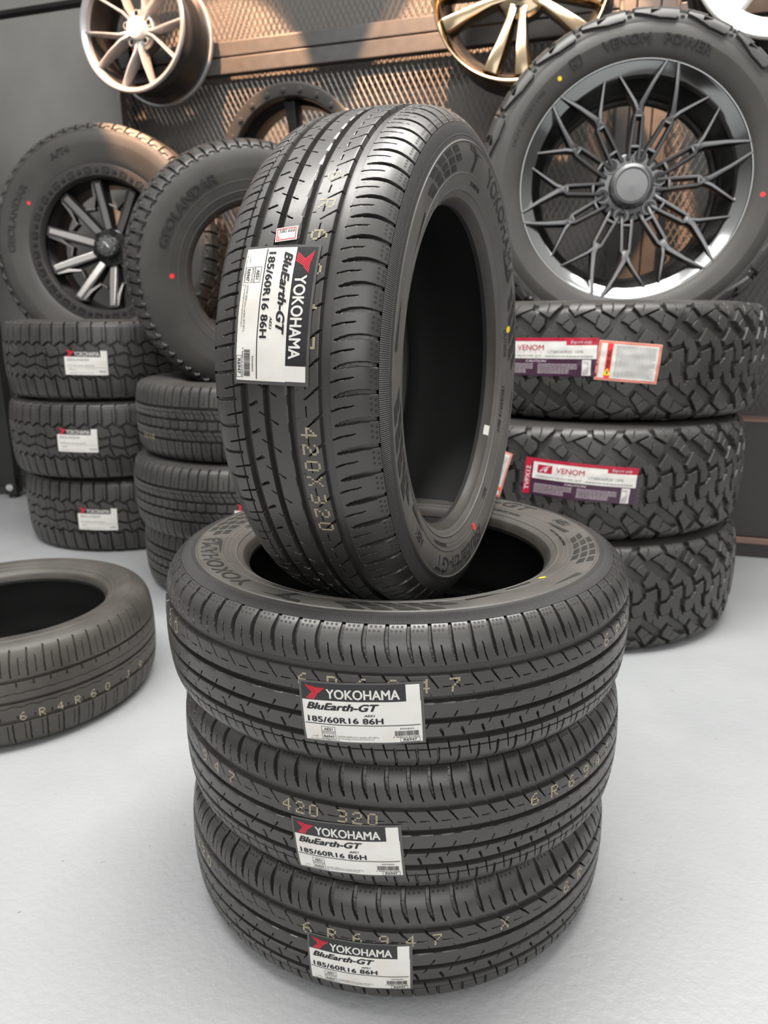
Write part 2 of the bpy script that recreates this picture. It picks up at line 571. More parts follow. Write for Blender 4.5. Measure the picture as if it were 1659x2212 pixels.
def tyre_parts(sh, tread, side_fun, r_out, ms, mb, ml, r_bead=None, nring=512, extra=(), band_r=None, band_m=None):
    r_bead = r_bead or sh.rim + .0075 * (sh.R - sh.rim) / .1115
    bands = []
    if band_r:
        q = sidewall_rows(sh, r_out, band_r, 24, [e for e in extra if e > band_r])
        bands = [('shoulder_band', ring_mesh('shoulder_band', sh, q, side_fun, band_m, nring)),
                 ('shoulder_band', ring_mesh('shoulder_band', sh, -q[::-1], lambda x: side_fun(-x), band_m, nring))]
        r_out = band_r
    rows = sidewall_rows(sh, r_out, r_bead, 70, extra)
    so = ring_mesh('sidewall', sh, rows, side_fun, ms, nring)
    si = ring_mesh('sidewall', sh, -rows[::-1], lambda q: side_fun(-q), ms, nring)
    bd = np.linspace(sh.s_of_r(r_bead), sh.smax, 10)
    bo = ring_mesh('bead', sh, bd[::-1], lambda q: 0., mb, 256)
    bi = ring_mesh('bead', sh, -bd, lambda q: 0., mb, 256)
    return [('tread', tread), ('sidewall', so), ('sidewall', si), ('bead', bo), ('bead', bi), ('inner_liner', liner_mesh('inner_liner', sh, ml))] + bands


# art laid on a tyre
def on_tread(sh, flat, th0, s0, tilt, h, wr=0., seed=0., mm=1.0):
    V, T = flat.get()
    c, s = math.cos(tilt), math.sin(tilt)
    a = (V[:, 0] * c - V[:, 1] * s) * mm / 1000; b = (V[:, 0] * s + V[:, 1] * c) * mm / 1000
    w = 0.
    if wr:
        x, y = V[:, 0], V[:, 1]
        w = wr * (np.sin(x * .16 + y * .11 + seed) + .7 * np.sin(x * .07 - y * .19 + 2 * seed) + .5 * np.sin(y * .3 + seed)) * 1e-3
    P = sh.point(th0 + a / sh.R, s0 + b, h + w)
    return P, T


def on_side(sh, flat, thc, rmid, h, flip=1):
    """x runs clockwise seen from the outer side, y outwards; flat in mm centred on 0"""
    V, T = flat.get()
    th = thc - V[:, 0] / 1000 / rmid * flip
    r = rmid + V[:, 1] / 1000
    return sh.point(th, sh.s_of_r(r), h), T


def art(name, PT, mat, parent, thick=0., nrm=None):
    P, T = PT
    return link(name, mesh_np(name, P, T, mat, False), parent)


def raised(name, sh, flat, thc, rmid, h0, h1, mat, parent):
    """raised lettering on the sidewall: top faces and walls"""
    P1, T = on_side(sh, flat, thc, rmid, h1); P0, _ = on_side(sh, flat, thc, rmid, h0)
    n = len(P1)
    e = np.sort(np.concatenate([T[:, [0, 1]], T[:, [1, 2]], T[:, [2, 0]]]), 1)
    d = np.concatenate([T[:, [0, 1]], T[:, [1, 2]], T[:, [2, 0]]])
    key = e[:, 0].astype(np.int64) * n + e[:, 1]
    u, cnt = np.unique(key, return_counts=True)
    bd = d[np.isin(key, u[cnt == 1])]
    W = np.stack([bd[:, 0], bd[:, 0] + n, bd[:, 1] + n, bd[:, 1]], 1)
    return link(name, mesh_np(name, np.concatenate([P1, P0]), [T, W], mat, False), parent)


# dot-matrix characters printed on treads
FONT57 = {'0': '01110 10001 10001 10001 10001 10001 01110', '2': '01110 10001 00001 00110 01000 10000 11111', '3': '11110 00001 00001 01110 00001 00001 11110',
          '4': '00010 00110 01010 10010 11111 00010 00010', '6': '00110 01000 10000 11110 10001 10001 01110', '7': '11111 00001 00010 00100 01000 01000 01000',
          '9': '01110 10001 10001 01111 00001 00010 01100', 'R': '11110 10001 10001 11110 10100 10010 10001', 'X': '10001 01010 00100 00100 01010 10001 10001',
          'J': '00111 00010 00010 00010 00010 10010 01100'}


def dot_text(sh, items, mat, parent, name='tread_marking', hch=14., wch=9., hh=.0004, dbl=True):
    """items: (char, theta, s) ; characters upright towards +s, reading along +theta"""
    V = []; F = []
    hexa = [(math.cos(k * PI / 3), math.sin(k * PI / 3)) for k in range(6)]
    for ch, th, s0 in items:
        g = FONT57[ch].split()
        for i, row in enumerate(g):
            for j, q in enumerate(row):
                if q != '1': continue
                subs = ((-.25, -.25), (.25, -.25), (-.25, .25), (.25, .25)) if dbl else ((0, 0),)
                for sx, sy in subs:
                    a = ((j + sx) / 4 - .5) * wch; b = (.5 - (i + sy) / 6) * hch
                    rad = wch / 4 * (.21 if dbl else .46)
                    A = np.array([(a + rad * x, b + rad * y) for x, y in hexa]) / 1000
                    P = sh.point(th + A[:, 0] / sh.R, s0 + A[:, 1], hh)
                    F.append(tuple(range(len(V), len(V) + 6))); V += list(P)
    return link(name, mesh_np(name, np.array(V), np.array(F), mat, False), parent)


def strip_copy(o, parent):
    c = o.copy(); COL.objects.link(c); c.parent = parent; return c


def copy_parts(src, dst):
    for ch in list(src.children):
        c = ch.copy(); COL.objects.link(c); c.parent = dst
        for g in list(ch.children):
            d = g.copy(); COL.objects.link(d); d.parent = c
    return dst

# ------------------------------------------------------------------ the setting
WN = Vector((-.2873, -.9578, 0))          # wall normal, towards the shop
WT = Vector((.9578, -.2873, 0))           # along the wall, to the right
W0 = Vector((0, 1.93, 0))


def wall_mat(t=0, z=0, out=0):
    """frame on the wall: x along the wall, y up, z out of the wall"""
    m = Matrix(((WT.x, 0, WN.x, 0), (WT.y, 0, WN.y, 0), (0, 1, 0, 0), (0, 0, 0, 1)))
    m.translation = W0 + WT * t + Vector((0, 0, z)) + WN * out
    return m


def wall_obj(name, mb, mat, **k):
    o = link(name, mb.mesh(name, mat, **{q: k[q] for q in k if q in ('smooth', 'bevel')}))
    o.matrix_world = wall_mat()
    return o


FLOOR, nt_, b_ = nmat('painted_concrete')
n1 = noise(nt_, 2.2, 5, .6); n2 = noise(nt_, 85, 5, .6)
n3 = noise(nt_, 60, 2, .5)
mix = nt_.nodes.new('ShaderNodeMix'); mix.data_type = 'RGBA'
nt_.links.new(ramp(nt_, n3.outputs['Fac'], [(.735, (0, 0, 0)), (.77, (1, 1, 1))]).outputs['Color'], mix.inputs['Factor'])
nt_.links.new(ramp(nt_, n1.outputs['Fac'], [(.3, (.350, .362, .374)), (.7, (.405, .415, .424))]).outputs['Color'], mix.inputs[6])
mix.inputs[7].default_value = (.26, .255, .23, 1)
nt_.links.new(mix.outputs[2], b_.inputs['Base Color'])
nt_.links.new(ramp(nt_, n1.outputs['Fac'], [(.3, (.30,) * 3), (.7, (.46,) * 3)]).outputs['Color'], b_.inputs['Roughness'])
bump(nt_, b_, n2.outputs['Fac'], .42, .004)
mb = MB(); mb.add([(-4, -5, 0), (4, -5, 0), (4, 3.4, 0), (-4, 3.4, 0)], [(0, 1, 2, 3)])
setp(link('floor', mb.mesh('floor', FLOOR)), kind='structure')

PANEL, nt_, b_ = nmat('brushed_grey_panel')
n_ = noise(nt_, 3, 4); nt_.links.new(ramp(nt_, n_.outputs['Fac'], [(.3, (.21, .208, .20)), (.7, (.26, .255, .245))]).outputs['Color'], b_.inputs['Base Color'])
b_.inputs['Roughness'].default_value = .42; b_.inputs['Metallic'].default_value = .35
BACK = simple('backing_grey', (.12, .115, .11), .6)
FRAME, nt_, b_ = nmat('frame_dark_metal')
n_ = noise(nt_, 30, 5); nt_.links.new(ramp(nt_, n_.outputs['Fac'], [(.3, (.045, .044, .043)), (.7, (.062, .060, .059))]).outputs['Color'], b_.inputs['Base Color'])
b_.inputs['Roughness'].default_value = .42; b_.inputs['Metallic'].default_value = .2
STRAND = simple('expanded_metal', (.085, .082, .078), .36, .35)
DARK = simple('recess_shade', (.012, .012, .012), .7)  # near-black colour stands in for shade in the recess
BASEM = simple('dark_base_panel', (.030, .027, .027), .35)
COPPER = simple('copper_trim', (.24, .15, .12), .35, .5)

ZT = 2.75
mb = MB(); mb.box((.35, ZT / 2, -.13), (3.3, ZT, .04)); o = wall_obj('wall_back', mb, BACK); setp(o, kind='structure')
# grey panel wall to the left
mb = MB(); mb.box((-2.17, 2.014 / 2, -.03), (2.0, 2.014, .08)); o = wall_obj('wall_left', mb, PANEL); setp(o, kind='structure')
mb = MB(); mb.box((-2.17, 2.031, -.05), (2.0, .034, .04)); o = wall_obj('recess_shade_strip', mb, DARK); setp(o, kind='structure')  # black strip painting the shaded recess above the panel
mb = MB(); mb.box((-2.17, 2.078, -.02), (2.0, .060, .06)); mb.box((-2.17, 2.45, -.02), (2.0, .68, .06)); o = wall_obj('trim_2', mb, PANEL); setp(o, kind='structure')

# frame beams and posts
for nm, z0, z1 in (('upper', 1.782, 1.832), ('lower', 1.722, 1.777)):
    mb = MB()
    mb.box((-.208, (z0 + z1) / 2, -.014), (1.924, z1 - z0, .04))
    o = wall_obj('frame_beam', mb, FRAME, bevel=.003)
    setp(o, f'{nm} of the two dark metal beams running between the mesh panels left of the post', 'beam', 'horizontal frame beams')
for nm, z0, z1 in (('upper', 1.782, 1.832), ('lower', 1.722, 1.777)):
    mb = MB()
    mb.box((1.45, (z0 + z1) / 2, -.014), (1.02, z1 - z0, .04))
    o = wall_obj('frame_beam', mb, FRAME, bevel=.003)
    setp(o, f'{nm} of the two dark metal beams right of the post, behind the wheel with thin spokes', 'beam', 'horizontal frame beams')
for nm, t0, t1 in (('left', .765, .8055), ('middle', .8095, .879), ('right', .883, .928)):
    mb = MB(); mb.box(((t0 + t1) / 2, (ZT + .3) / 2, -.008), (t1 - t0, ZT - .3, .05))
    o = wall_obj('frame_post', mb, FRAME, bevel=.003)
    setp(o, f'{nm} strip of the dark upright post behind the wheel with thin spokes', 'post', 'upright frame posts')


def mesh_panel(t0, t1, z0, z1, tilt, label):
    px, pz = .0222, .0436
    V = []; F = []
    nx = int((t1 - t0) / px) + 2; nz = int((z1 - z0) / pz) + 2
    w, th = .0017, .0006
    def clip(a, b):
        (x0, y0), (x1, y1) = a, b
        u0, u1 = 0., 1.
        for p, q in ((x0 - x1, x0 - t0), (x1 - x0, t1 - x0), (y0 - y1, y0 - z0), (y1 - y0, z1 - y0)):
            if p == 0:
                if q < 0: return None
            else:
                r = q / p
                if p < 0: u0 = max(u0, r)
                else: u1 = min(u1, r)
        if u0 >= u1: return None
        return (x0 + u0 * (x1 - x0), y0 + u0 * (y1 - y0)), (x0 + u1 * (x1 - x0), y0 + u1 * (y1 - y0))
    for i in range(-1, nx):
        for k in range(-1, nz):
            cx = t0 + i * px; cz = z0 + k * pz
            for (a, b, sg) in (((cx, cz), (cx + px / 2, cz + pz / 2), 1), ((cx + px / 2, cz + pz / 2), (cx + px, cz), -1),
                               ((cx + px / 2, cz + pz / 2), (cx, cz + pz), -1), ((cx + px, cz + pz), (cx + px / 2, cz + pz / 2), 1)):
                q = clip(a, b)
                if not q: continue
                a, b = q
                d = Vector((b[0] - a[0], b[1] - a[1], 0)); d.normalize()
                n = Vector((-d.y, d.x, 0)) if d.x * d.y > 0 else Vector((d.y, -d.x, 0))
                if n.y < 0: n = -n
                # strands of an expanded sheet are twisted out of the plane
                e1 = (n * math.cos(tilt) + Vector((0, 0, -math.sin(tilt)))) * w
                e2 = e1.cross(d).normalized() * th
                base = len(V)
                for P in (Vector((a[0], a[1], 0)), Vector((b[0], b[1], 0))):
                    for (s, u) in ((1, 1), (-1, 1), (-1, -1), (1, -1)): V.append(P + e1 * s + e2 * u)
                for k2 in range(4):
                    F.append((base + k2, base + (k2 + 1) % 4, base + 4 + (k2 + 1) % 4, base + 4 + k2))
    me = mesh_np('mesh_panel', np.array(V), np.array(F), STRAND, False)
    o = link('mesh_panel', me); o.matrix_world = wall_mat(0, 0, -.03)
    setp(o, label, 'mesh panel', 'expanded metal mesh panels')
    return o


mesh_panel(-1.17, .765, 1.832, 2.30, -.55, 'expanded metal mesh panel above the two long beams, left of the post')
mesh_panel(-1.17, .765, .90, 1.722, .40, 'expanded metal mesh panel below the two long beams, left of the post')
mesh_panel(.928, 1.62, .485, 1.722, .40, 'expanded metal mesh panel right of the post, behind the largest wheel with tyre')
mesh_panel(.928, 1.62, 1.832, 2.30, -.55, 'expanded metal mesh panel at the top right, behind the white rim')

# base cabinet along the foot of the wall, in front of it on the right
base = empty('base_cabinet'); base.matrix_world = wall_mat()
setp(base, 'low dark base cabinet along the wall foot right of the tallest tyre stack', 'cabinet')
mb = MB(); mb.box((1.15, .275, .071), (.95, .40, .098)); link('body', mb.mesh('body', BASEM, bevel=.003), base)
mb = MB(); mb.box((1.15, .4785, .072), (.95, .005, .104)); link('top_edge', mb.mesh('top_edge', COPPER), base)
mb = MB(); mb.box((1.15, .062, .073), (.95, .022, .106)); link('rail', mb.mesh('rail', COPPER, bevel=.002), base)
mb = MB(); mb.box((1.15, .025, .066), (.95, .05, .098)); link('plinth', mb.mesh('plinth', BASEM), base)

# black display stand at the left edge
st = empty('display_stand', (-1.81, 2.31, 0))
setp(st, 'black display stand at the left edge beside the lowest all-terrain tyres', 'stand')
mb = MB(); mb.box((-.33, .06, .42), (.58, .10, .74)); link('body', mb.mesh('body', BLACKM, bevel=.004), st)
mb = MB(); mb.box((0, 0, .43), (.052, .06, .82)); mb.box((.10, .02, .075), (.16, .03, .04)); link('leg_frame', mb.mesh('leg_frame', BLACKM, bevel=.003), st)
mb = MB(); mb.cyl((0, -.029, .053), (0, -1, 0), .017, .010, 24); ft = link('bolt', mb.mesh('bolt', CHROME, bevel=.003, smooth=True), st)
ft['label'] = 'round bright bolt cap'
for q_ in ((-.5, .06, .03, .055), (-.15, .06, .03, .055), (0, 0, .024, .025)):
    mb = MB(); mb.cyl((q_[0], q_[1], 0), (0, 0, 1), q_[2], q_[3], 20); link('foot', mb.mesh('foot', BLACKM), st)

# ------------------------------------------------------------------ label art


def brand_mark(f, x, y, w, h, n=5):
    """striped Y lying on its side"""
    def P(u, v): return (x + u * w, y + v * h)
    for i in range(n):
        a = i / n; b = (i + .60) / n
        f.poly([P(.0 + .46 * a, 1 - .10 * a), P(.0 + .46 * b, 1 - .10 * b), P(.34 + .34 * b, .50), P(.34 + .34 * a, .50)])
        f.poly([P(.34 + .34 * a, .50), P(.34 + .34 * b, .50), P(.04 + .42 * b, .0 - .06 * b), P(.04 + .42 * a, .0 - .06 * a)])
        f.poly([P(.52 + .48 * a, .84 - .0 * a), P(.52 + .48 * b, .84), P(.47 + .22 * b, .80 - .38 * b), P(.47 + .22 * a, .80 - .38 * a)])
    return f


def main_label(sh, parent, th, s, tilt, mm, seed, torn=False, near=True):
    wr = .14
    F = lambda fl, h: on_tread(sh, fl, th, s, tilt, h, wr, seed, mm)
    base_ = art('product_label', F(Flat().rect(-60.5, -35.5, 121, 71), .0009), FILM, parent)
    base_['label'] = 'rectangular printed product label in clear film'
    f = Flat().rect(-58, -33, 115.5, 47.6).rect(43.8, 14.6, 13.2, 18.2, 4, 4)
    art('paper', F(f, .0012), PAPER, base_)
    art('header_band', F(Flat().rect(-58, 14.6, 101.8, 18.6), .0012), HEADER, base_)
    art('brand_mark', F(brand_mark(Flat(), -54.5, 16.2, 21, 15), .0015), REDINK, base_)
    art('brand_lettering', F(Flat().text('YOKOHAMA', -33, 17.0, 71, 10.8, .03), .0015), WHITE, base_)
    f = Flat().text('BluEarth-GT', -54, 4.0, 72, 8.2, .045, .32).text('AE51', 2.5, -2.0, 11, 2.5, .03, .3)
    f.text('185/60R16 86H', -54, -10.6, 75, 6.8, .034, 0, 1.05)
    f.rect(-57, -12.9, 113, .8)
    f.frame(-41, -21.5, 14, 6.2, .35).text('AE51', -38.3, -20, 8.5, 3.2, .02)
    f.frame(-41, -30.6, 14, 9.3, .35).text('ARTICLE NO.', -40.3, -24.6, 12.6, 2.1).text('R6947', -39.3, -29.3, 10.8, 3.2, .02)
    f.text('THE YOKOHAMA RUBBER CO.,LTD.', -53.5, -32.4, 30, 1.5).text('S16JD', -51, -29, 6, 1.5)
    f.text('CAUTION: NEVER store or use below -40°C/-40°F as', -25.5, -27.6, 41, 1.9).text('this may damage tire and impede performance.', -25.5, -30.3, 37, 1.9)
    f.text('EAN/JAN', 36.5, -17.6, 13, 2.0, .015).bars(31, -25, 23, 6.0, 3).text('4 968515 015950', 29, -27.2, 26, 1.6)
    f.frame(36, -32.6, 19, 5, .35).text('R6947', 39, -31.5, 13, 3.0, .02)
    art('print', F(f, .0016), INK, base_)
    return base_


def small_label(sh, parent, th, s, tilt, mm=1.):
    F = lambda fl, h: on_tread(sh, fl, th, s, tilt, h, .2, s * 50, mm)
    b = art('product_label', F(Flat().rect(-57, -33, 114, 48).rect(40, 15, 17, 17, 4, 4), .0012), WHITE, parent)
    b['label'] = 'white product label with red mark'
    art('header_band', F(Flat().rect(-50, 15, 90, 17), .0012), HEADER, b)
    art('brand_mark', F(brand_mark(Flat(), -50, 15, 22, 18, 2), .0016), REDINK, b)
    art('brand_lettering', F(Flat().text('YOKOHAMA', -29, 17.0, 66, 12, .013), .0016), WHITE, b)
    f = Flat().text('GEOLANDAR', -50, 4.5, 60, 6.5, .03, .3)
    r = random.Random(int(abs(th) * 100))
    for x0, y0, w_, h_ in ((-50, -9.5, 42, 5), (-4, -9.5, 26, 5), (-50, -13.5, 104, .9), (-46, -20, 16, 5), (-46, -29, 22, 4), (34, -26, 18, 7), (-20, -28, 40, 1.0)):
        if h_ < 2: f.rect(x0, y0, w_, h_); continue
        q = x0
        while q < x0 + w_: e = r.uniform(1.5, 3.2); f.rect(q, y0, e, h_ * r.uniform(.35, .8), 1, 1); q += e + 1.
    art('print', F(f, .0016), GREYINK, b)
    return b


def venom_label(sh, parent, th, s, tilt, mm=1.):
    F = lambda fl, h: on_tread(sh, fl, th, s, tilt, h, .25, 1.3, mm)
    b = art('product_label', F(Flat().rect(-132, -44, 264, 88), .0012), PURPLE, parent)
    b['label'] = 'wide maroon and white product label'
    art('border_band', F(Flat().rect(-132, -44, 17, 88).rect(-115, 36, 247, 8).rect(60, 27, 72, 9), .0016), MAROON, b)
    art('panel', F(Flat().rect(-112, -4, 172, 40).rect(60, -4, 70, 31).rect(98, -42, 20, 36, 4), .0016), WHITE, b)
    f = Flat().text('VENOM', -58, 15, 66, 13, .013)
    for i, c in enumerate('POWER'): f.text(c, -57 + i * 14.5, 9.6, None, 3.0)
    f.rect(-101, 11, 34, 19)
    art('brand_lettering', F(f, .0020), MAROON, b)
    pale = bpy.data.materials.get('label_pale_ink') or simple('label_pale_ink', (.62, .55, .58), .4)
    art('export_note', F(Flat().text('Export only', 70, 29, 48, 9, .012, .25), .0022), pale, b)
    V, T, a = text2d('TVPX12', .03)
    art('series_code', F(Flat().put(np.stack([-117.5 - V[:, 1] * 11, -34 + V[:, 0] * 58], 1), T), .0022), pale, b)
    w_ = Flat().poly([(-97, 14), (-88, 24), (-76, 28.5), (-71, 28.5), (-80, 24), (-86, 20), (-92, 14)])
    art('brand_logo', F(w_.poly([(-86, 20), (-76, 24), (-80, 15), (-84, 13), (-82, 19)]), .0024), pale, b)
    w_ = Flat().text('CAUTION', -35, -12, 50, 5, .02, .2)
    r = random.Random(5)
    for k in range(7):
        for x0, w0 in ((-105, 88), (-5, 92)):
            q = x0; L = x0 + w0 * (1 if k < 4 else .8)
            while q < L: e = r.uniform(3, 9); w_.rect(q, -17 - k * 3.4, min(e, L - q), 1.1, 1, 1); q += e + 1.
    art('fine_print', F(w_, .0022), pale, b)
    f = Flat().text('LT285/65R20 10PR', 18, 9, 82, 6, .005).text('TERRAIN HUNTER X/T', -104, 0, 108, 5, .01, .2).bars(100, -40, 13, 30, 4, 12)
    q = 12
    while q < 120: e = r.uniform(3, 8); f.rect(q, .5, e, 2.6, 1, 1); q += e + 1.4
    art('print', F(f, .0020), GREYINK, b)
    return b


def warning_label(sh, parent, th, s, tilt, mm=1.):
    F = lambda fl, h: on_tread(sh, fl, th, s, tilt, h, .35, 2.1, mm)
    b = art('warning_label', F(Flat().rect(-72, -45, 144, 90), .0012), SALMON, parent)
    b['label'] = 'white warning label with red stripe'
    art('paper', F(Flat().rect(-65, -39, 130, 78), .0016), WHITE, b)
    f = Flat().rect(-52, -39, 13, 78).frame(-69, -42, 138, 84, 1)
    art('red_stripe', F(f, .0019), RED, b)
    f = Flat(); V, T, a = text2d('WARNING', .03); f.put(np.stack([-41 - V[:, 1] * 9, -18 + V[:, 0] * 44], 1), T)
    f.poly([(-47, -30), (-44, -30), (-44, -23), (-47, -23)])
    r = random.Random(9)
    g = Flat()
    for k in range(26):
        y = 34 - k * 2.75; q = -32 + r.uniform(0, 2); L = 60 - (r.uniform(0, 18) if k % 6 == 5 else 0)
        while q < L: e = r.uniform(3, 8); g.rect(q, y, min(e, L - q), 1.0, 1, 1); q += e + 1.
    art('warning_lettering', F(f, .0024), INK, b)
    art('small_print', F(g, .0019), GREYINK, b)
    art('warning_sign', F(Flat().poly([(-56, -33), (-36, -33), (-46, -17)]), .0022), YELLOW, b)
    return b


def dot_mark(sh, parent, th, r, rad, mat, name='paint_dot'):
    a = np.arange(20) * 2 * PI / 20
    f = Flat().poly(np.stack([rad * np.cos(a), rad * np.sin(a)], 1))
    o = art(name, on_side(sh, f, th, r, .0006), mat, parent)
    return o


# ------------------------------------------------------------------ front road tyres
ROAD_TREAD = tread_mesh('tread', ROAD, road_depth, 74, 46, -S_SH, S_SH, .00075, RUB, ROAD_EDGES, .17, .4, 30, road_shear)
ROAD_PARTS = tyre_parts(ROAD, ROAD_TREAD, road_side, .2895, RUBS, RUBB, LINER, .2105, 720, (.2696, .276, .2365, .231, .226, .219), .2715, RUBBAND)


def rhombi(c):
    """checker of slanted cells on the sidewall (angles relative to the wordmark)"""
    f = Flat()
    if 1:
        for i in range(3):
            r0 = 239.5 + i * 10; r1 = r0 + 7.4
            for k in range(5):
                if (i, k) in ((0, 0), (2, 4)): continue
                a0 = c + (k - 2.4) * 6.1 + (i - 1) * 2.6; a1 = a0 + 4.3
                f.poly([(-a * D2R * 254, r - 254) for a, r in ((a0, r0), (a1, r0), (a1 + 1.9, r1), (a0 + 1.9, r1))])
    return f


def ang_text(f, body, thc, rmid, h, width, bold=.03, shear=0., yoff=0.):
    """text centred at angle thc (degrees, relative), on the flat ring of radius rmid (mm)"""
    f.text(body, -thc * D2R * rmid - width / 2, yoff - h / 2, width, h, bold, shear)
    return f


SH_TXT = [ang_text(Flat(), _b, _t, 254, _h, _w, .012, _s) for _b, _t, _w, _h, _s in
          (('YOKOHAMA', -3, 205, 21, 0), ('BluEarth-GT', -150, 225, 20, .3), ('AE51', -192, 34, 12, .2))]
SM_TXT = [ang_text(Flat(), _b, _t, 229, _h, _w, .02, .1) for _b, _t, _w, _h in
          (('OUTSIDE', -48, 42, 7), ('185/60R16 86H', -74, 74, 8), ('AE51.', -112, 26, 7), ('TUBELESS RADIAL', -168, 58, 5), ('MAX LOAD 530kg (1168LBS)', -205, 74, 4.5),
           ('STEEL BELTED', 100, 40, 5), ('E4 0282196', 28, 40, 5))]

proto = empty('road_tire')
for nm, me in ROAD_PARTS: link(nm, me, proto)
for c_ in (61, -44, 139): art('sidewall_checker', on_side(ROAD, rhombi(c_), 0, .254, .0001), DECOR, proto)
for c_ in (61, -44, 139):
    for b0, b1, r0, r1 in ((19, 33, 240, 247), (-22, -34, 262, 268)):
        f_ = Flat().poly([(-(c_ + b0) * D2R * 254, r0 - 254), (-(c_ + b0) * D2R * 254, r1 - 254), (-(c_ + b1) * D2R * 254, r0 - 254)])
        art('sidewall_flag', on_side(ROAD, f_, 0, .254, .0001), DECOR, proto)
for q_ in SH_TXT: raised('sidewall_lettering', ROAD, q_, 0, .254, -.0006, .0003, LETTER, proto)
raised('sidewall_emblem', ROAD, brand_mark(Flat(), -33 * D2R * 254 - 16, -13, 26, 26, 4), 0, .254, -.0006, .0003, LETTER, proto)
for q_ in SM_TXT: raised('size_lettering', ROAD, q_, 0, .229, -.0004, .0005, LETTER, proto)
# tiny moulded rings beside the grooves and flat discs coloured as shaded shoulder dimples
E_ = pitch_edges(74, .17, .4)
V_ = []; F_ = []; VD = []; FD = []
c10 = [(math.cos(j * PI / 5), math.sin(j * PI / 5)) for j in range(10)]
c16 = [(math.cos(j * PI / 8), math.sin(j * PI / 8)) for j in range(16)]
for k in range(74):
    for sx, o in ((54.5, .03), (54.8, .30), (72.5, -.19), (72.5, .12), (85.5, -.17), (85.5, .13), (50, .50), (50.5, .80), (64, .62), (34, -.32), (34, 0.), (25, .10), (24, .40), (-29, .25), (-33, .68), (-22, -.32), (-9, -.05), (-9, .27), (-62, .22), (-62, .55), (-80, .27), (-80, .58)):
        th = float(pitch_angle(np.array(k + o), E_))
        b = len(V_)
        for cx, cz in c10:
            for rr, hh in ((1.1e-3, -.00004), (.95e-3, .00014), (.8e-3, .00001)):
                V_.append(ROAD.point(th + rr * cx / .314, sx / 1000 + rr * cz, hh))
        for j in range(10):
            p, q = b + 3 * j, b + 3 * ((j + 1) % 10)
            F_ += [(p, q, q + 1, p + 1), (p + 1, q + 1, q + 2, p + 2)]
    for c in (.19, .40, .61):
        for sx, o in ((86.0, 0.), (91.0, .07)):
            th = float(pitch_angle(np.array(k + c + o), E_)); b = len(VD)
            for cx, cz in c16:
                VD.append(ROAD.point(th + 1.55e-3 * cx / .300, sx / 1000 + 1.55e-3 * cz, .00004))
            FD.append(tuple(range(b, b + 16)))
mk = link('mould_mark', mesh_np('mould_mark', np.array(V_), np.array(F_), RUB, True), proto); mk['kind'] = 'stuff'
mk = link('dimple_shade_disc', mesh_np('dimple_shade_disc', np.array(VD), np.array(FD), DIMPLE_SHADE, False), proto); mk['kind'] = 'stuff'


def tyre_matrix(c, axis, spin, k=1.):
    a = Vector(axis).normalized()
    if abs(a.z) > .99: u = Vector((1, 0, 0))
    else: u = a.cross(Vector((0, 0, 1))).normalized()
    v = a.cross(u)
    cs, sn = math.cos(spin), math.sin(spin)
    x = u * cs + v * sn; y = -u * sn + v * cs
    return Matrix(((x.x, y.x, a.x * k, c[0]), (x.y, y.y, a.y * k, c[1]), (x.z, y.z, a.z * k, c[2]), (0, 0, 0, 1)))


kS = .1754 / .188
GRP = 'stack of new road tyres in the foreground'
FRONT = []
for i, (c, axis, spin, k, label) in enumerate((
        ((-.0009, -.037, 2.5 * .1754), (0, 0, 1), -152, kS, 'top road tyre of the foreground stack lying under the upright tyre'),
        ((.0057, -.0128, 1.5 * .1754), (0, 0, 1), 40, kS, 'middle road tyre of the foreground stack of three lying tyres'),
        ((0, 0, .5 * .1754), (0, 0, 1), -60, kS, 'bottom road tyre of the foreground stack resting on the grey floor'),
        ((.0017, -.003, .75), (math.cos(-.3724), math.sin(-.3724), 0), -125, .200 / .188, 'upright road tyre with price tag standing inside the top of the foreground stack'))):
    if i == 0: t = proto
    else:
        t = empty('road_tire'); copy_parts(proto, t)
    t.matrix_world = tyre_matrix(c, axis, spin * D2R, k)
    setp(t, label, 'tire', GRP)
    FRONT.append((t, spin))


def deg(i, th): return (th - FRONT[i][1]) * D2R


def dots(i, lst):
    dot_text(ROAD, [(c, deg(i, th), s / 1000) for c, th, s in lst], DOTC, FRONT[i][0])


def run(txt, th0, step, s): return [(c, th0 + step * j, s) for j, c in enumerate(txt) if c != ' ']


main_label(ROAD, FRONT[0][0], deg(0, -96.4), -.0085, 3.2 * D2R, 1.06, 1.)
main_label(ROAD, FRONT[1][0], deg(1, -101.3), -.021, 4.4 * D2R, 1.06, 2.2)
main_label(ROAD, FRONT[2][0], deg(2, -98.2), -.016, 1.0 * D2R, 1.06, 3.7)
main_label(ROAD, FRONT[3][0], deg(3, -13.4), -.0105, -1.0 * D2R, 1.12, 5.1)
dots(0, run('6R6947', -107.6, 5.7, 26) + run('6R6', -40, 6, 26) + run('20', -152, 5, 26))
dots(1, run('420 320', -114.5, 3.1, 26) + run('6R6947', -61, 5.5, 26) + run('947', -142, 5.8, 26))
dots(2, run('6R6947', -110, 5.76, 26) + run('X', -65.4, 5, 26) + run('6R', -46, 6, 26) + run('320', -152, 4.2, 26))
dots(3, run('6R6947', -40.4, 6.4, 25.5) + run('420X', 7.3, 3.15, 25.5) + run('320', 20.6, 3.3, 25.5))

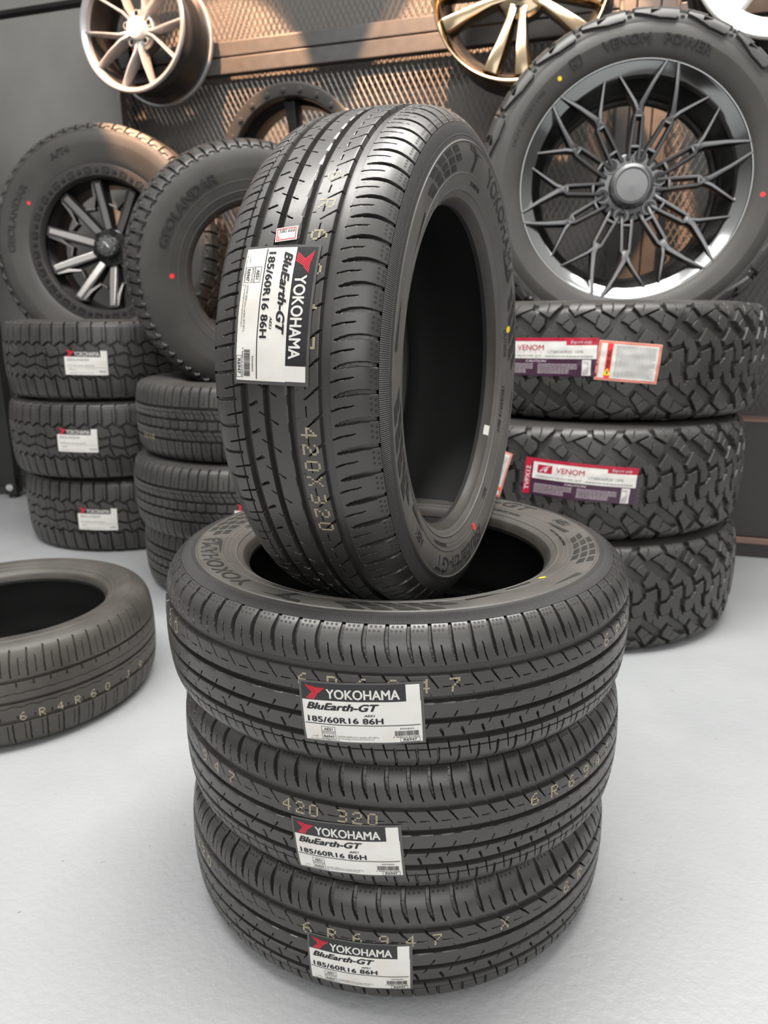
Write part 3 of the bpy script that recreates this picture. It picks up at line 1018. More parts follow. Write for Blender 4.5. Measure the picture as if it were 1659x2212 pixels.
# price tag on the upright tyre
t3 = FRONT[3][0]
PT = lambda fl, h: on_tread(ROAD, fl, deg(3, -27.6), -.006, (90 + 5) * D2R, h, 0, 0, 1.)
tag_ = art('price_tag', PT(Flat().rect(-11, -7.3, 22, 14.6, 6, 4), .0034), WHITE, t3); tag_['label'] = 'white price tag with red border'
art('border', PT(Flat().frame(-9.8, -6.2, 19.6, 12.4, .8), .0037), REDINK, tag_)
art('price', PT(Flat().text('580.666', -7.8, 1.2, 16.4, 4.0, .0, .2), .0038), INK, tag_)
f_ = Flat().text('$', -8.6, -5, 1.9, 3.4)
for q in range(9): f_.rect(-6 + q * 1.55, -4.4, .8, .3, 1, 1)
art('currency_line', PT(f_, .0038), REDINK, tag_)
dot_mark(ROAD, t3, deg(3, 105), .236, 5.2, RED)
dot_mark(ROAD, t3, deg(3, 192), .2365, 5.2, YELLOW)
t0 = FRONT[0][0]
dot_mark(ROAD, t0, deg(0, -42), .2325, 4.5, YELLOW)
for i_, th_ in ((3, 150), (0, 60)):
    f_ = Flat().rect(-8, -2.6, 16, 5.2, 4, 2)
    o = art('bead_sticker', on_side(ROAD, f_, deg(i_, th_), .2076, .0005), WHITE, FRONT[i_][0]); o['label'] = 'small white bead sticker'



# ------------------------------------------------------------------ off-road treads
MUD_TOP = [
    [(100, 150), (140, 70), (455, 70), (462, 172), (200, 285)],
    [(535, 70), (875, 70), (850, 130), (712, 305), (545, 205)],
    [(285, 268), (455, 190), (660, 310), (655, 390), (580, 490), (478, 420), (470, 385)],
    [(800, 345), (915, 190), (1070, 400), (1010, 500), (905, 425), (890, 392)]]
MUD_HALF = [
    [(1010, 605), (1130, 430), (1275, 530), (1292, 640), (1276, 738), (1198, 596), (1190, 640), (1052, 675)],
    [(862, 540), (945, 590), (1015, 768), (957, 865), (868, 880), (858, 700)]]
MUD_MID = [[(1055, 745), (1225, 690), (1236, 880), (1145, 890), (1055, 985), (1042, 1078), (905, 1112), (866, 1010), (872, 922), (962, 915), (1055, 830)]]
MUD_SIPE = [[(265, 95), (240, 150), (225, 210)], [(680, 80), (690, 150), (680, 235)], [(515, 270), (490, 320), (480, 380)], [(985, 320), (930, 360), (900, 400)]]


def mud_depth(per, se, se2, side):
    rot = lambda P: [(1215 - x, 1760 - y) for x, y in P]
    polys = MUD_TOP + [rot(P) for P in MUD_TOP]
    for k in (0, 425):
        polys += [[(x + k, y) for x, y in P] for P in MUD_HALF]
        polys += [rot([(x + k, y) for x, y in P]) for P in MUD_HALF]
        polys += [[(x + k, y) for x, y in P] for P in MUD_MID]
    sip = MUD_SIPE + [rot(P) for P in MUD_SIPE]
    def f(S, PH):
        Sc = np.clip(S, -se * .985, se * .985)
        Yv = (880 - Sc / se * 808)
        X = PH * 850
        m = np.zeros(np.broadcast(S, PH).shape); sp = np.zeros(m.shape)
        for P in polys:
            ymin = min(y for x, y in P) - 20; ymax = max(y for x, y in P) + 20
            r = np.where((Yv[:, 0] >= ymin) & (Yv[:, 0] <= ymax))[0]
            if not len(r): continue
            xs = [x for x, y in P]
            for o in range(-3, 4):
                if max(xs) + o * 850 < -10 or min(xs) + o * 850 > 860: continue
                m[r] = np.maximum(m[r], poly_mask(Yv[r], X[r], [(x + o * 850, y) for x, y in P], 9.))
        for P in sip:
            for o in (-2, -1, 0, 1):
                for a, b in zip(P[:-1], P[1:]):
                    ax, ay, bx, by = a[0] + o * 850, a[1], b[0] + o * 850, b[1]
                    dx, dy = bx - ax, by - ay
                    t = np.clip(((X - ax) * dx + (Yv - ay) * dy) / (dx * dx + dy * dy), 0, 1)
                    sp = np.maximum(sp, sstep((5 - np.hypot(X - ax - t * dx, Yv - ay - t * dy)) / 6 + .5))
        d = (1 - m) * 12 + sp * m * 3
        # the shoulder: lugs run down and stop at a stepped edge
        A = np.abs(S); ph = np.where(S > 0, PH, frac(.43 - PH))
        if side:
            u = np.clip((A - se) / (se2 - se), 0, 1)
            # shoulder: lug ends with open gaps, then a raised band with notches, pits and small pyramids
            gap = ((ph > .51) & (ph < .65)) | (ph < .18) | (ph > .97)
            da = np.where(gap, 11., 0.)
            bb = np.where(ph < .16, .0, np.where(ph < .20, .80, np.where(ph < .52, .88, .88 - (ph - .52) * .75)))
            up_ = sstep((bb - u) / .05 + .5)
            pit = ((ph > .50) & (ph < .70) & (u > .40) & (u < .40 + (ph - .50) * 1.35)) * 1.
            pyr = np.clip(1 - np.abs(ph - .085) / .05, 0, 1) * np.clip(1 - np.abs(u - .58) / .14, 0, 1)
            db = 9 - 9 * np.maximum(up_ * (1 - pit), pyr * .7)
            k = sstep((A - se) / 2.); kb = sstep((u - .30) / .04 + .5)
            d = d * (1 - k) + k * (da * (1 - kb) + db * kb)
            d = d + band(u, .30, .018, .02) * 2 * k
            e = sstep((A - (se2 - 2.0)) / 2.)
            d = d * (1 - e) + 9 * e
        else:
            k = sstep((A - (se + .45 * (se2 - se))) / 3.)
            d = d * (1 - k) + 7 * k
        return d
    return f


def zig(x): return 2 * np.abs(2 * frac(x) - 1) - 1     # triangle wave -1..1


def at_depth(per, se, se2, fine=1.):
    """all-terrain: five rows of interlocking blocks and square shoulder lugs"""
    def f(S, PH):
        u = S / se
        d = np.zeros(np.broadcast(S, PH).shape)
        def g(m, dep):
            nonlocal d; d = np.maximum(d, m * dep)
        p2 = PH * 2.
        gw = 3.8 * fine
        g(band(S, (.47 + .060 * zig(p2 + .5)) * se, gw, .9), 11)
        g(band(S, (.145 + .055 * zig(PH * 1. + .1) + .02 * zig(p2)) * se, gw * .9, .9), 11)
        g(band(S, (-.155 + .055 * zig(PH * 1. + .45)) * se, gw * .9, .9), 11)
        g(band(S, (-.46 + .060 * zig(p2 + .1)) * se, gw, .9), 11)
        def cross(c, slope, k, lo, hi, w, dep):
            q = pdist(PH * k, c + slope * (u - (lo + hi) / 2), per / k * 1.)
            g(band(q, 0, w, .9) * (u > lo) * (u < hi), dep)
        cross(.0, .05, 2, .46, 9, 3.5, 11); cross(.0, -.05, 2, -9, -.45, 3.5, 11)
        cross(.25, -.9, 2, .15, .46, 2.2, 10); cross(.20, -.25, 2, -.15, .14, 2.2, 10); cross(.30, -.9, 2, -.46, -.16, 2.2, 10)
        cross(.5, .05, 2, .55, .92, .6, 3); cross(.5, .05, 2, -.92, -.55, .6, 3)
        A = np.abs(S); v = np.clip((A - se) / (se2 - se), 0, 1)
        # serrated lug ends on the upper sidewall
        b = .55 + .25 * zig(PH * 2 + .25) * .8 + .12 * (frac(PH * 6) > .5)
        low = sstep((v - b) / .06 + .5)
        d = d * (1 - v * .25)
        d = d * (1 - low) + 4.0 * low
        g2 = band(v, .06, .025, .03) * (A > se) * 1.5
        return np.maximum(d, g2)
    return f


def hw_depth(per, se, se2):
    """rugged highway ribs (two lugs per period)"""
    def f(S, PH):
        u = S / se
        d = np.zeros(np.broadcast(S, PH).shape)
        def g(m, dep):
            nonlocal d; d = np.maximum(d, m * dep)
        for c, a in ((.47, .0), (.14, .012), (-.15, .012), (-.47, .0)):
            g(band(S, (c + a * zig(PH * 2)) * se, 3.1, .8), 10)
        for lo, hi, k in ((.16, .46, -.55), (-.46, -.17, -.55)):
            q = pdist(PH * 2, k * (u - lo) / (hi - lo), per / 2); g(band(q, 0, 1.4, .7) * (u > lo) * (u < hi), 8)
            q = pdist(PH * 2, .5 + k * (u - lo) / (hi - lo), per / 2); g(band(q, 0, .5, .6) * (u > lo) * (u < hi), 4)
            g(band(S, ((lo + hi) / 2 + .015 * zig(PH * 4)) * se, .5, .6), 3)
        q = pdist(PH * 2, .1, per / 2); g(band(q, 0, 1.3, .7) * (u > -.15) * (u < .14), 7)
        for sg in (1, -1):
            q = pdist(PH * 2, .3 + sg * .18 * (np.abs(u) - .5), per / 2)
            g(band(q, 0, 1.4 + 2.0 * np.clip((np.abs(u) - .75) * 2, 0, 1), .7) * (u * sg > .46), 7)
            q = pdist(PH * 2, .8 + sg * .18 * (np.abs(u) - .5), per / 2); g(band(q, 0, .5, .6) * (u * sg > .55) * (u * sg < .80), 4)
        A = np.abs(S); v = np.clip((A - se) / (se2 - se), 0, 1)
        low = sstep((v - .8) / .1 + .5)
        return d * (1 - low) + 2.5 * low
    return f


def used_depth(per, se, se2):
    def f(S, PH):
        u = S / se
        d = np.zeros(np.broadcast(S, PH).shape)
        def g(m, dep):
            nonlocal d; d = np.maximum(d, m * dep)
        g(band(S, .44 * se, 3.2, .6), 6); g(band(S, -.02 * se, 3.2, .6), 6); g(band(S, -.46 * se, 3.6, .6), 6)
        g(band(S, (.17 + .008 * zig(PH)) * se, .7, .5), 3); g(band(S, (-.13 + .02 * zig(PH)) * se, .7, .5), 3)
        for c, lo, hi, w in ((.1, .505, 9, 1.1), (.6, .55, .92, .4), (.35, .3, .42, 1.2), (.2, -.42, -.34, 1.2), (.0, -9, -.52, 1.1), (.5, -.95, -.55, .4)):
            q = pdist(PH, c + .1 * (u - lo) + .10 * np.clip(np.abs(u) - .85, 0, 1) * 3, per); g(band(q, 0, w, .6) * (u > lo) * (u < hi), 5)
        A = np.abs(S); v = np.clip((A - se) / (se2 - se), 0, 1)
        low = sstep((v - .5) / .2 + .5)
        return d * (1 - low) + .6 * low
    return f


def make_type(R, w, rim, base, fac, N, K, step, mt, ms, mb, r_end, sink, fac_kw=None, amp=0., seR=.3055, rings=(), se_r=None, side_extra=None):
    sh = Shape(R, w, rim, base)
    k = (R - rim) / .1115
    se = sh.s_of_r(rim + (seR - .2025) * k)
    s2 = sh.s_of_r(r_end)
    per = 2 * PI * R / N * 1000
    dep = fac(per, se * 1000, s2 * 1000, **(fac_kw or {}))
    tr = tread_mesh('tread', sh, dep, N, K, -s2, s2, step, mt, (), amp, 1.1)
    r_b = rim + .0075 * k
    def side(q):
        r = float(np.interp(q, sh.s[::-1], sh.r[::-1]))
        h = -sink * max(0., 1 - (r_end - r) / (.35 * (r_end - r_b))) ** 1.0
        for c, wd, a in rings: h += a * math.exp(-((r - c) / wd) ** 2)
        return h
    parts = tyre_parts(sh, tr, side, r_end, ms, mb, LINER, r_b, 400, [c for c, _, _ in rings])
    return sh, parts


def make_stack(name, sh, parts, items, group):
    out = []
    first = None
    for (c, spin, label) in items:
        t = empty(name)
        if first is None:
            for nm, me in parts: link(nm, me, t)
            first = t
        else: copy_parts(first, t)
        t.matrix_world = tyre_matrix(c, (0, 0, 1), spin * D2R)
        setp(t, label, 'tire', group)
        out.append(t)
    return out


# three mud tyres on the right
VSH, VP = make_type(.4575, .2854, .25, SQUAREP, mud_depth, 19, 120, .0013, RUB2, RUB2S, RUBB, .420, .007, dict(side=False), seR=.2985)
vst = make_stack('mud_terrain_tire', VSH, VP, (
    ((.5582, 1.1663, 2.5 * .2854), 0, 'top mud tyre of the right stack, with a maroon label and a warning label'),
    ((.5163, 1.1238, 1.5 * .2854), 23, 'middle mud tyre of the right stack, with one complete maroon and white label'),
    ((.5192, 1.1083, .5 * .2854), 11, 'bottom mud tyre of the right stack, without any label in view')), 'stack of mud tyres on the right')
VA = lambda i, th: (th - (0, 23, 11)[i]) * D2R
venom_label(VSH, vst[0], VA(0, -118.5), .012, .5 * D2R)
warning_label(VSH, vst[0], VA(0, -93.2), .002, -4.5 * D2R)
venom_label(VSH, vst[1], VA(1, -100.8), .013, -4.0 * D2R)
warning_label(VSH, vst[1], VA(1, -127.5), .022, 75 * D2R, .8)

# three all-terrain tyres on the left
LSH, LP = make_type(.3994, .2718, .25, SQUAREP, at_depth, 27, 84, .0014, RUB2, RUB2S, RUBB, .372, .004, None)
lst = make_stack('all_terrain_tire', LSH, LP, (
    ((-1.0692, 1.8405, 2.5 * .2718), 0, 'top all-terrain tyre of the left stack, directly under the wheel with bolted ring'),
    ((-1.0756, 1.8291, 1.5 * .2718), 9, 'middle all-terrain tyre of the left stack, with a small white label'),
    ((-1.0615, 1.8561, .5 * .2718), 4, 'bottom all-terrain tyre of the left stack, standing on the grey floor')), 'stack of all-terrain tyres on the left')
for i, th, s in ((0, -85.3, -.005), (1, -92.1, .008), (2, -90., -.006)):
    small_label(LSH, lst[i], (th - (0, 9, 4)[i]) * D2R, s, -1.5 * D2R, 1.23)

# three highway tyres behind the foreground stack
MSH, MP = make_type(.3841, .216, .2125, SQUAREP, hw_depth, 40, 64, .0014, RUB2, RUB2S, RUBB, .355, .0025, None)
mst = make_stack('highway_tire', MSH, MP, (
    ((-.4164, 1.2796, 2.5 * .216), 0, 'top ribbed tyre of the stack left behind the foreground tyres, under a leaning tyre'),
    ((-.4297, 1.2482, 1.5 * .216), 5, 'middle ribbed tyre of the stack left behind the foreground tyres'),
    ((-.447, 1.3419, .5 * .216), 2, 'bottom ribbed tyre of the stack left behind the foreground tyres')), 'stack of ribbed tyres behind the foreground')
small_label(MSH, mst[1], (-82.2 - 5) * D2R, -.020, -1 * D2R, 1.0)
dot_text(MSH, [(c, (-143 + 3 * j) * D2R, -.045) for j, c in enumerate('6R4R')], DOTC, mst[0], dbl=False)

# worn tyre lying on the floor at the left edge
FSH, FP = make_type(.3050, .2200, .2, BASEP, used_depth, 62, 36, .0011, RUB3, RUB3, RUBB, .278, .0006, None, 0., .3000,
                    ((.262, .0012, .0008), (.240, .001, .0007), (.2255, .001, .0009), (.217, .0015, .0012)))
ft_ = make_stack('used_tire', FSH, FP, (((-.8689, .5016, .110), 0, 'single worn tyre lying flat on the floor at the left edge'),), None)[0]
dot_text(FSH, [(c, (-61 + 6.4 * j) * D2R, -.033) for j, c in enumerate('6R4R60')] + [(c, (-18 + 9 * j) * D2R, -.033) for j, c in enumerate('JR')], DOTC, ft_, hch=15, wch=9, dbl=False)


# ------------------------------------------------------------------ wheels
def rim_barrel(name, Rf, face, back, mat, lip=.012, drop=.045):
    """closed section of a rim: outer flange at the face, drop centre, inner flange"""
    p = [(Rf, face - .006), (Rf, face), (Rf - .004, face + .003), (Rf - .010, face), (Rf - lip - .006, face - .010), (Rf - lip - .014, face - .026),
         (Rf - .028, face - .05), (Rf - drop - .004, face - .075), (Rf - drop - .004, back + .07), (Rf - .030, back + .03), (Rf - .014, back + .008), (Rf - .006, back), (Rf, back),
         (Rf, back + .006), (Rf - .012, back + .014), (Rf - .019, back + .035), (Rf - .019, back + .055), (Rf - drop + .004, back + .078), (Rf - drop + .004, face - .085), (Rf - .019, face - .055), (Rf - .019, face - .020), (Rf - .010, face - .012)]
    return lathe(name, p, mat, 192, True, 28)


def pol(r, a): return (r * math.cos(a), r * math.sin(a))


def hub_mesh(name, r, z0, z1, mat, bore=0., nl=0, lr=0, lrad=.012, a0=0.):
    return lathe(name, [(max(bore, .0005), z0), (r * .98, z0), (r, z0 + .004), (r, z1 - .012), (r - .006, z1 - .003), (r - .014, z1), (max(bore, .0005), z1)], mat, 96, False, 30)


def lugs(parent, n, lr, rad, z, a0, mat_rim, name='lug_hole_shade'):
    for k in range(n):
        a = a0 + k * 2 * PI / n; c = pol(lr, a)
        mb = MB()
        mb.cyl((c[0], c[1], z), (0, 0, 1), rad, .0015, 24)  # flat black disc on the hub, coloured as a lug hole's shaded inside
        o = link(name, mb.mesh(name, BLACKG), parent)
        me = lathe(name + '_ring', [(rad + .0025, 0), (rad + .0025, .004), (rad, .004), (rad, 0)], mat_rim, 28, True)
        for v in me.vertices: v.co = (v.co.x + c[0], v.co.y + c[1], v.co.z + z)
        link('seat_ring', me, o)


# --- large wheel with thin spokes on top of the mud tyres
W3C, W3A = (.6519, 1.2392, 1.1605), (math.cos(-1.732) , math.sin(-1.732), .0042)
WSH, WP = make_type(.4223, .3097, .288, SQUAREP, mud_depth, 19, 120, .0013, RUB2, RUB2S, RUBB, .374, .009, dict(side=True))
w3 = empty('wheel'); w3.matrix_world = tyre_matrix(W3C, W3A, PI)
setp(w3, 'largest wheel, gunmetal thin-spoked rim in a mud tyre standing on the right stack', 'wheel')
for nm, me in WP:
    if nm != 'inner_liner': link(nm, me, w3)
# angles on this wheel: image 'up' is local +y mirrored; work in local polar angles
ZF = .126
RF = .302
link('rim_barrel', rim_barrel('rim_barrel', RF - .004, ZF - .02, -.135, BLACKM, .012, .050), w3)
link('rim_lip', lathe('rim_lip', [(RF, ZF - .012), (RF + .0005, ZF - .001), (RF - .002, ZF + .002), (RF - .006, ZF + .0015), (RF - .0075, ZF - .002), (RF - .010, ZF - .004), (RF - .032, ZF - .017), (RF - .036, ZF - .021), (RF - .038, ZF - .045), (RF - .02, ZF - .04)], GUNL, 192, True, 24), w3)
link('inner_ring', lathe('inner_ring', [(.262, -.03), (.258, -.028), (.236, -.034), (.234, -.06), (.25, -.07), (.262, -.06)], BLACKM, 160, True, 28), w3)
UP3 = PI / 2
for k in range(6):
    ac = UP3 - 14.6 * D2R + k * PI / 3
    mb = MB()
    for sg in (1, -1):
        A = lambda d: ac + sg * d * D2R
        dr = Vector(pol(1, A(13.2))); nn = Vector((-dr.y, dr.x)) * sg
        P = lambda r, o: tuple(dr * r + nn * o)
        node = P(.186, .002)
        zt = lambda r: ZF - .046 + (r - .09) * .30
        for o0, o1 in ((-.0130, -.0100), (.0125, .0105)):
            mb.bar([P(.068, o0 * 1.0), P(.098, o0), P(.170, o1), node], [.015, .013, .013, .016], [zt(.068), zt(.098), zt(.17), zt(.186)], [ZF - .085, ZF - .075, ZF - .06, ZF - .052])
        mb.bar([P(.100, -.013), P(.100, .013)], [.012, .012], [zt(.10)] * 2, [ZF - .075] * 2)
        mb.bar([P(.171, -.009), P(.171, .010)], [.014, .014], [zt(.171)] * 2, [ZF - .055] * 2)
        mb.bar([P(.172, .0), pol(.196, A(12.5)), pol(.245, A(7.2)), pol(RF - .003, A(2.6))], [.022, .022, .016, .009], [zt(.172), zt(.196), ZF - .007, ZF + .0035], [ZF - .055, ZF - .05, ZF - .038, ZF - .012])
        mb.bar([P(.180, .003), pol(.203, A(17.2)), pol(.235, A(22)), pol(.271, A(26.0))], [.016, .014, .011, .0085], [zt(.18), ZF - .018, ZF - .017, ZF - .015], [ZF - .052, ZF - .048, ZF - .044, ZF - .034])
    link('spoke', mb.mesh('spoke', GUN, bevel=.0012, smooth=True), w3)
link('hub', hub_mesh('hub', .092, ZF - .095, ZF - .058, GUN), w3)
lugs(w3, 6, .0765, .0165, ZF - .0565, UP3 - 14.6 * D2R, GUN)
cap = link('center_cap', lathe('center_cap', [(.058, ZF - .060), (.058, ZF - .034), (.055, ZF - .027), (.047, ZF - .021), (.044, ZF - .0205), (.0425, ZF - .0235), (.041, ZF - .0225), (.0004, ZF - .0205)], CAPM, 72, False, 24), w3)
f_ = Flat()
for th_, tx, w_, h_, r_ in ((98, 'VENOM', 118, 21, .3385), (72, 'POWER', 122, 21, .3385)):
    f_ = Flat().text(tx, -w_ / 2, -h_ / 2, w_, h_, .03)
    raised('sidewall_lettering', WSH, f_, th_ * D2R, r_, -.006, .0034, LETTER, w3)
f_ = Flat().frame(-15, -11, 30, 22, 2.2).poly([(-8, -4), (-1, 4), (8, 8), (12, 8), (4, 3), (0, -2), (-4, -9)])
raised('sidewall_emblem', WSH, f_, 120 * D2R, .3385, -.006, .0030, LETTER, w3)
f_ = Flat().text('DOT 5B22/1198', -75, -5, 150, 10, .02)
raised('sidewall_code', WSH, f_, 150 * D2R, .335, -.006, .0005, LETTER, w3)
dot_mark(WSH, w3, 129 * D2R, .330, 5.5, YELLOW)
dot_mark(WSH, w3, -7 * D2R, .325, 6, RED)

# --- wheel with bolted ring on the left stack
W1C, W1A = (-1.0812, 1.9366, 1.0732), (math.cos(-1.6343), math.sin(-1.6343), .0538)
ASH, AP = make_type(.4242, .2686, .262, SQUAREP, at_depth, 27, 84, .0014, RUB2, RUB2S, RUBB, .386, .004, None)
w1 = empty('wheel'); w1.matrix_world = tyre_matrix(W1C, W1A, PI)
setp(w1, 'wheel with bolted dark grey ring and black spokes standing on the left stack', 'wheel')
for nm, me in AP:
    if nm != 'inner_liner': link(nm, me, w1)
ZF = .112
link('rim_barrel', rim_barrel('rim_barrel', .272, ZF - .012, -.12, BLACKM, .012, .045), w1)
ring = link('beadlock_ring', lathe('beadlock_ring', [(.283, ZF - .012), (.283, ZF - .002), (.279, ZF + .003), (.272, ZF + .004), (.240, ZF + .001), (.236, ZF - .004), (.231, ZF - .022), (.236, ZF - .03), (.27, ZF - .03)], DGREY, 160, True, 28), w1)
for k in range(24):
    a = k * 2 * PI / 24
    c = pol(.256, a)
    mb = MB(); mb.cyl((*c, ZF + .0015), (0, 0, 1), .0085, .003, 18); mb.cyl((*c, ZF + .003), (0, 0, 1), .0055, .004, 6)
    link('bolt', mb.mesh('bolt', BLACKM), ring)
    a += PI / 24
    mb = MB(); q = [pol(.247, a - .042), pol(.265, a - .045), pol(.267, a), pol(.265, a + .045), pol(.247, a + .042)]
    mb.bar(q, [.005] * 5, [ZF + .005] * 5, [ZF] * 5); mb.cyl((*pol(.252, a), ZF + .0005), (0, 0, 1), .008, .003, 16)
    link('pocket', mb.mesh('pocket', BLACKM), ring)
for k in range(10):
    a = 94 * D2R + k * PI / 5
    mb = MB()
    mb.bar([pol(.062, a), pol(.13, a), pol(.224, a)], [.036, .038, .042], [ZF - .074, ZF - .050, ZF - .018], [ZF - .11, ZF - .10, ZF - .08], .8)
    link('spoke', mb.mesh('spoke', BLACKM, bevel=.0015), w1)
    mb = MB(); mb.bar([pol(.066, a - .02), pol(.13, a - .02), pol(.216, a - .012)], [.024, .024, .019], [ZF - .0705, ZF - .0485, ZF - .0185], [ZF - .078, ZF - .055, ZF - .025], .92)
    mb.bar([pol(.216, a + .055), pol(.175, a + .13), pol(.140, a + .27)], [.022, .013, .007], [ZF - .022, ZF - .036, ZF - .050], [ZF - .07] * 3, .8)
    mb.bar([pol(.140, a + .23), pol(.150, a + .46)], [.009, .007], [ZF - .049, ZF - .047], [ZF - .08] * 2, .8)
    link('machined_face', mb.mesh('machined_face', MACH, bevel=.001), w1)
link('hub', hub_mesh('hub', .072, ZF - .11, ZF - .066, BLACKG), w1)
lugs(w1, 6, .057, .010, ZF - .065, .3, BLACKM)
cap = link('center_cap', lathe('center_cap', [(.040, ZF - .06), (.040, ZF - .036), (.036, ZF - .030), (.026, ZF - .029), (.0252, ZF - .024), (.0004, ZF - .022)], CAPM, 48, False, 28), w1)
mb = MB()
for k in range(10): mb.box((*pol(.0345, k * PI / 5), ZF - .0285), (.005, .007, .004), Matrix.Rotation(k * PI / 5, 3, 'Z'))
link('cap_teeth', mb.mesh('cap_teeth', BLACKM), cap)
mb = MB(); mb.bar([(-.015, -.009), (0, .012), (.014, -.009)], [.004] * 3, [ZF - .0195] * 3, [ZF - .024] * 3, .8); mb.bar([(-.008, .013), (.012, -.006)], [.004] * 2, [ZF - .0192] * 2, [ZF - .024] * 2, .8)
link('emblem', mb.mesh('emblem', CHROME), cap)
for tx, th_, w_, h_ in (('GEOLANDAR', 163, 250, 24), ('A/T4', 112, 78, 22)):
    f_ = Flat().text(tx, -w_ / 2, -h_ / 2, w_, h_, .03)
    raised('sidewall_lettering', ASH, f_, th_ * D2R, .338, -.003, .0032, LETTER, w1)
dot_mark(ASH, w1, 151 * D2R, .300, 6, RED)

# --- tyre leaning on the ribbed stack
TSH, TP = make_type(.372, .243, .195, SQUAREP, at_depth, 34, 72, .0014, RUB2, RUB2S, RUBB, .340, .004, dict(fine=.8), rings=((.2145, .0018, .0016), (.236, .0012, .0010), (.262, .001, .0006)))
w2 = empty('all_terrain_tire'); w2.matrix_world = tyre_matrix((-.4557, 1.3627, .9525), (math.cos(-1.13) * math.cos(-.14), math.sin(-1.13) * math.cos(-.14), math.sin(-.14)), PI)
setp(w2, 'upright bare all-terrain tyre with red dot standing on the ribbed stack', 'tire')
for nm, me in TP: link(nm, me, w2)
for tx, th_, w_, h_ in (('GEOLANDAR', 140, 250, 26), ('A/T', 82, 60, 26)):
    f_ = Flat().text(tx, -w_ / 2, -h_ / 2, w_, h_, .03)
    raised('sidewall_lettering', TSH, f_, th_ * D2R, .288, -.001, .0030, LETTER, w2)
dot_mark(TSH, w2, 181 * D2R, .257, 7, RED)


# ------------------------------------------------------------------ bare rims hanging on the wall
def wall_rim(t, z, out, label):
    o = empty('alloy_rim'); o.matrix_world = wall_mat(t, z, out)
    setp(o, label, 'rim', 'rims on the wall')
    return o


# silver ten-spoke
r1 = wall_rim(-.9286, 1.8359, .2504, 'silver rim with ten thin spokes and white cap at the top left of the wall')
R_ = .2185
link('barrel', rim_barrel('barrel', R_, -.012, -.20, BLACKM, .012, .035), r1)
link('lip', lathe('lip', [(R_, -.014), (R_ + .001, -.004), (R_ - .003, .001), (R_ - .009, 0), (R_ - .013, -.004), (R_ - .020, -.012), (R_ - .023, -.03), (R_ - .014, -.02)], SILVER, 160, True, 26), r1)
link('inner_flange', lathe('inner_flange', [(R_ + .001, -.19), (R_ + .001, -.203), (R_ - .008, -.203), (R_ - .014, -.19)], SILVER, 128, True, 26), r1)
for k in range(5):
    a = -PI / 2 + k * 2 * PI / 5
    mb = MB()
    for sg in (1, -1):
        mb.bar([pol(.040, a + sg * .10), pol(.075, a + sg * .13), pol(.130, a + sg * .25), pol(R_ - .014, a + sg * .315)], [.018, .013, .0105, .012], [-.040, -.028, -.014, -.007], [-.09, -.085, -.065, -.04], .45)
    link('spoke', mb.mesh('spoke', SILVER, bevel=.002, smooth=True), r1)
link('hub', hub_mesh('hub', .068, -.11, -.048, SILVERD), r1)
lugs(r1, 5, .050, .009, -.047, PI / 2, SILVER)
o = link('center_cap', lathe('center_cap', [(.036, -.05), (.036, -.030), (.032, -.024), (.02, -.0215), (.0004, -.021)], WHITE, 48, False, 40), r1)
mb = MB(); mb.box((-.12, .005, -.235), (.085, .16, .05)); mb.cyl((-.115, .012, -.21), (0, 0, 1), .034, .004, 28); 
o = link('caliper_tag', mb.mesh('caliper_tag', BLACKG), r1)
mb = MB()
for k in range(10):
    a = k * PI / 5; c = pol(.024, a); mb.box((-.115 + c[0] * .9, .012 + c[1] * .9, -.2055), (.022, .0095, .003), Matrix.Rotation(a, 3, 'Z'))
link('red_emblem', mb.mesh('red_emblem', RED), o)

# polished bronze twin-spoke
r2 = wall_rim(.4712, 1.7856, .3086, 'polished bronze rim with five wide twin spokes at the top middle of the wall')
R_ = .268
link('barrel', rim_barrel('barrel', R_, -.012, -.20, BLACKM, .012, .04), r2)
link('lip', lathe('lip', [(R_, -.016), (R_ + .002, -.004), (R_ - .001, .001), (R_ - .005, 0), (R_ - .008, -.005), (R_ - .022, -.030), (R_ - .026, -.065), (R_ - .016, -.03)], BRONZE, 180, True, 26), r2)
for k in range(5):
    a = -98 * D2R + k * 2 * PI / 5
    mb = MB()
    for sg in (1, -1):
        mb.bar([pol(.050, a + sg * .30), pol(.095, a + sg * .20), pol(.165, a + sg * .19), pol(R_ - .018, a + sg * .205)], [.030, .030, .040, .058], [-.045, -.034, -.020, -.010], [-.10, -.09, -.075, -.06], .72)
    link('spoke', mb.mesh('spoke', BRONZE, bevel=.004, smooth=True), r2)
link('hub', hub_mesh('hub', .085, -.11, -.046, BRONZE), r2)
lugs(r2, 5, .064, .0125, -.045, -98 * D2R, BRONZE)
link('center_cap', lathe('center_cap', [(.038, -.05), (.038, -.034), (.030, -.028), (.0004, -.026)], BLACKG, 48, False, 40), r2)
mb = MB(); mb.box((.045, -.262, -.11), (.022, .05, .004), Matrix.Rotation(-.5, 3, 'Z'))
o = link('valve_tag', mb.mesh('valve_tag', WHITE), r2)

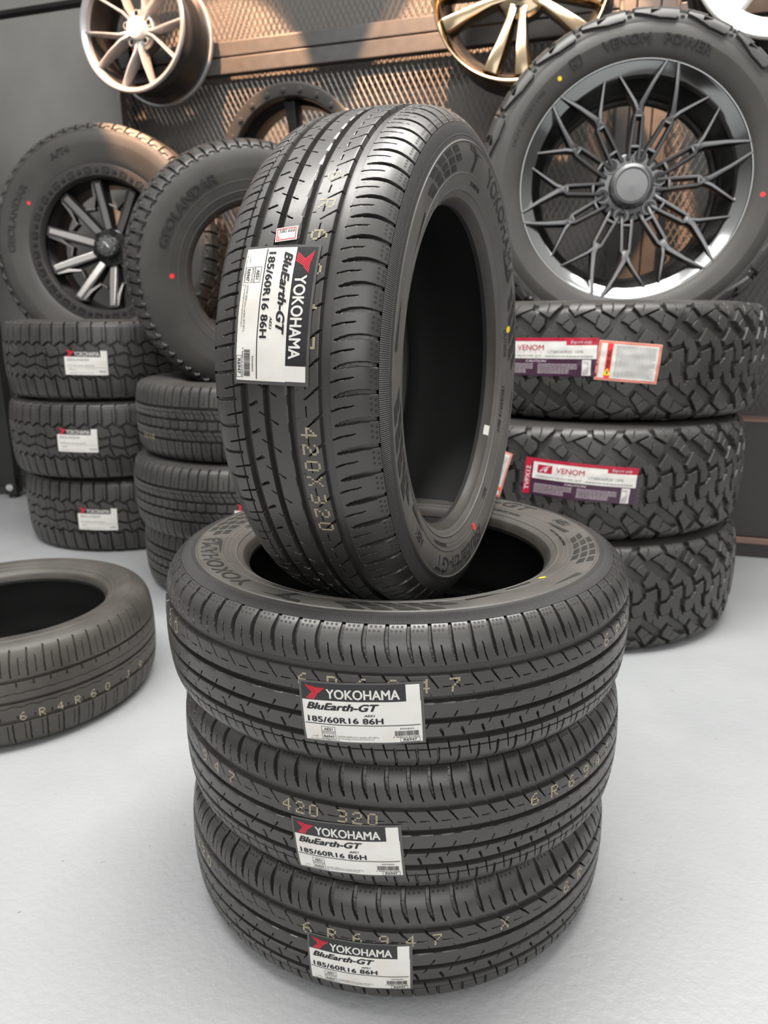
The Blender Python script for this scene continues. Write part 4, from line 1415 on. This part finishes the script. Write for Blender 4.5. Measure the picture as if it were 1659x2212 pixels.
# black beadlock rim
r3 = wall_rim(-.2995, 1.3197, .3047, 'black rim with brown bolted ring hanging behind the upright road tyre')
R_ = .266
link('barrel', rim_barrel('barrel', R_ - .006, -.016, -.22, BLACKM, .012, .045), r3)
ring = link('beadlock_ring', lathe('beadlock_ring', [(R_, -.016), (R_, -.006), (R_ - .004, -.001), (R_ - .010, 0), (R_ - .042, -.004), (R_ - .046, -.008), (R_ - .048, -.03), (R_ - .02, -.03)], DGREY, 160, True, 28), r3)
for k in range(24):
    a = k * 2 * PI / 24 + .06; c = pol(R_ - .026, a)
    mb = MB(); mb.cyl((*c, -.003), (0, 0, 1), .0105, .004, 22, .0095); mb.cyl((*c, .001), (0, 0, 1), .0065, .003, 6)
    link('bolt', mb.mesh('bolt', DGREY, bevel=.0008), ring)
for k in range(6):
    a = PI / 2 + .05 + k * PI / 3
    mb = MB(); mb.bar([pol(.05, a), pol(.11, a), pol(R_ - .05, a)], [.05, .040, .052], [-.09, -.06, -.04], [-.13, -.11, -.09], .75)
    link('spoke', mb.mesh('spoke', BLACKM, bevel=.003), r3)
link('hub', hub_mesh('hub', .075, -.15, -.085, BLACKM), r3)
link('center_cap', lathe('center_cap', [(.045, -.09), (.045, -.05), (.038, -.044), (.0004, -.043)], BLACKM, 48, False, 40), r3)

# white rim at the top right corner
r4 = wall_rim(1.1809, 1.766, .42, 'white rim with a wide plain lip at the top right corner')
R_ = .240
WHITEM = simple('white_lacquer', (.80, .79, .77), .25, 0, .5, .4)
link('barrel', rim_barrel('barrel', R_, -.012, -.21, BLACKM, .012, .04), r4)
link('lip', lathe('lip', [(R_, -.016), (R_ + .001, -.004), (R_ - .003, .001), (R_ - .010, 0), (R_ - .040, -.004), (R_ - .05, -.012), (R_ - .05, -.05), (R_ - .016, -.03)], WHITEM, 160, True, 26), r4)
for k in range(5):
    a = -PI / 2 - .75 + k * 2 * PI / 5
    mb = MB(); mb.bar([pol(.05, a), pol(.11, a), pol(R_ - .03, a)], [.07, .06, .085], [-.04, -.025, -.004], [-.09, -.08, -.05], .8)
    link('spoke', mb.mesh('spoke', WHITEM, bevel=.004, smooth=True), r4)
link('hub', hub_mesh('hub', .085, -.10, -.038, WHITEM), r4)
lugs(r4, 5, .058, .011, -.037, 0, WHITEM)

# edge of a further tyre at the very left
e_ = empty('all_terrain_tire'); copy_parts(w2, e_)
for c in list(e_.children):
    if c.name.split('.')[0] in ('paint_dot', 'sidewall_lettering'): bpy.data.objects.remove(c)
e_.matrix_world = tyre_matrix((-2.06, 2.25, 1.25), (-.2873, -.9578, 0), .4)
setp(e_, 'dark tyre of which only the edge shows at the left border', 'tire')
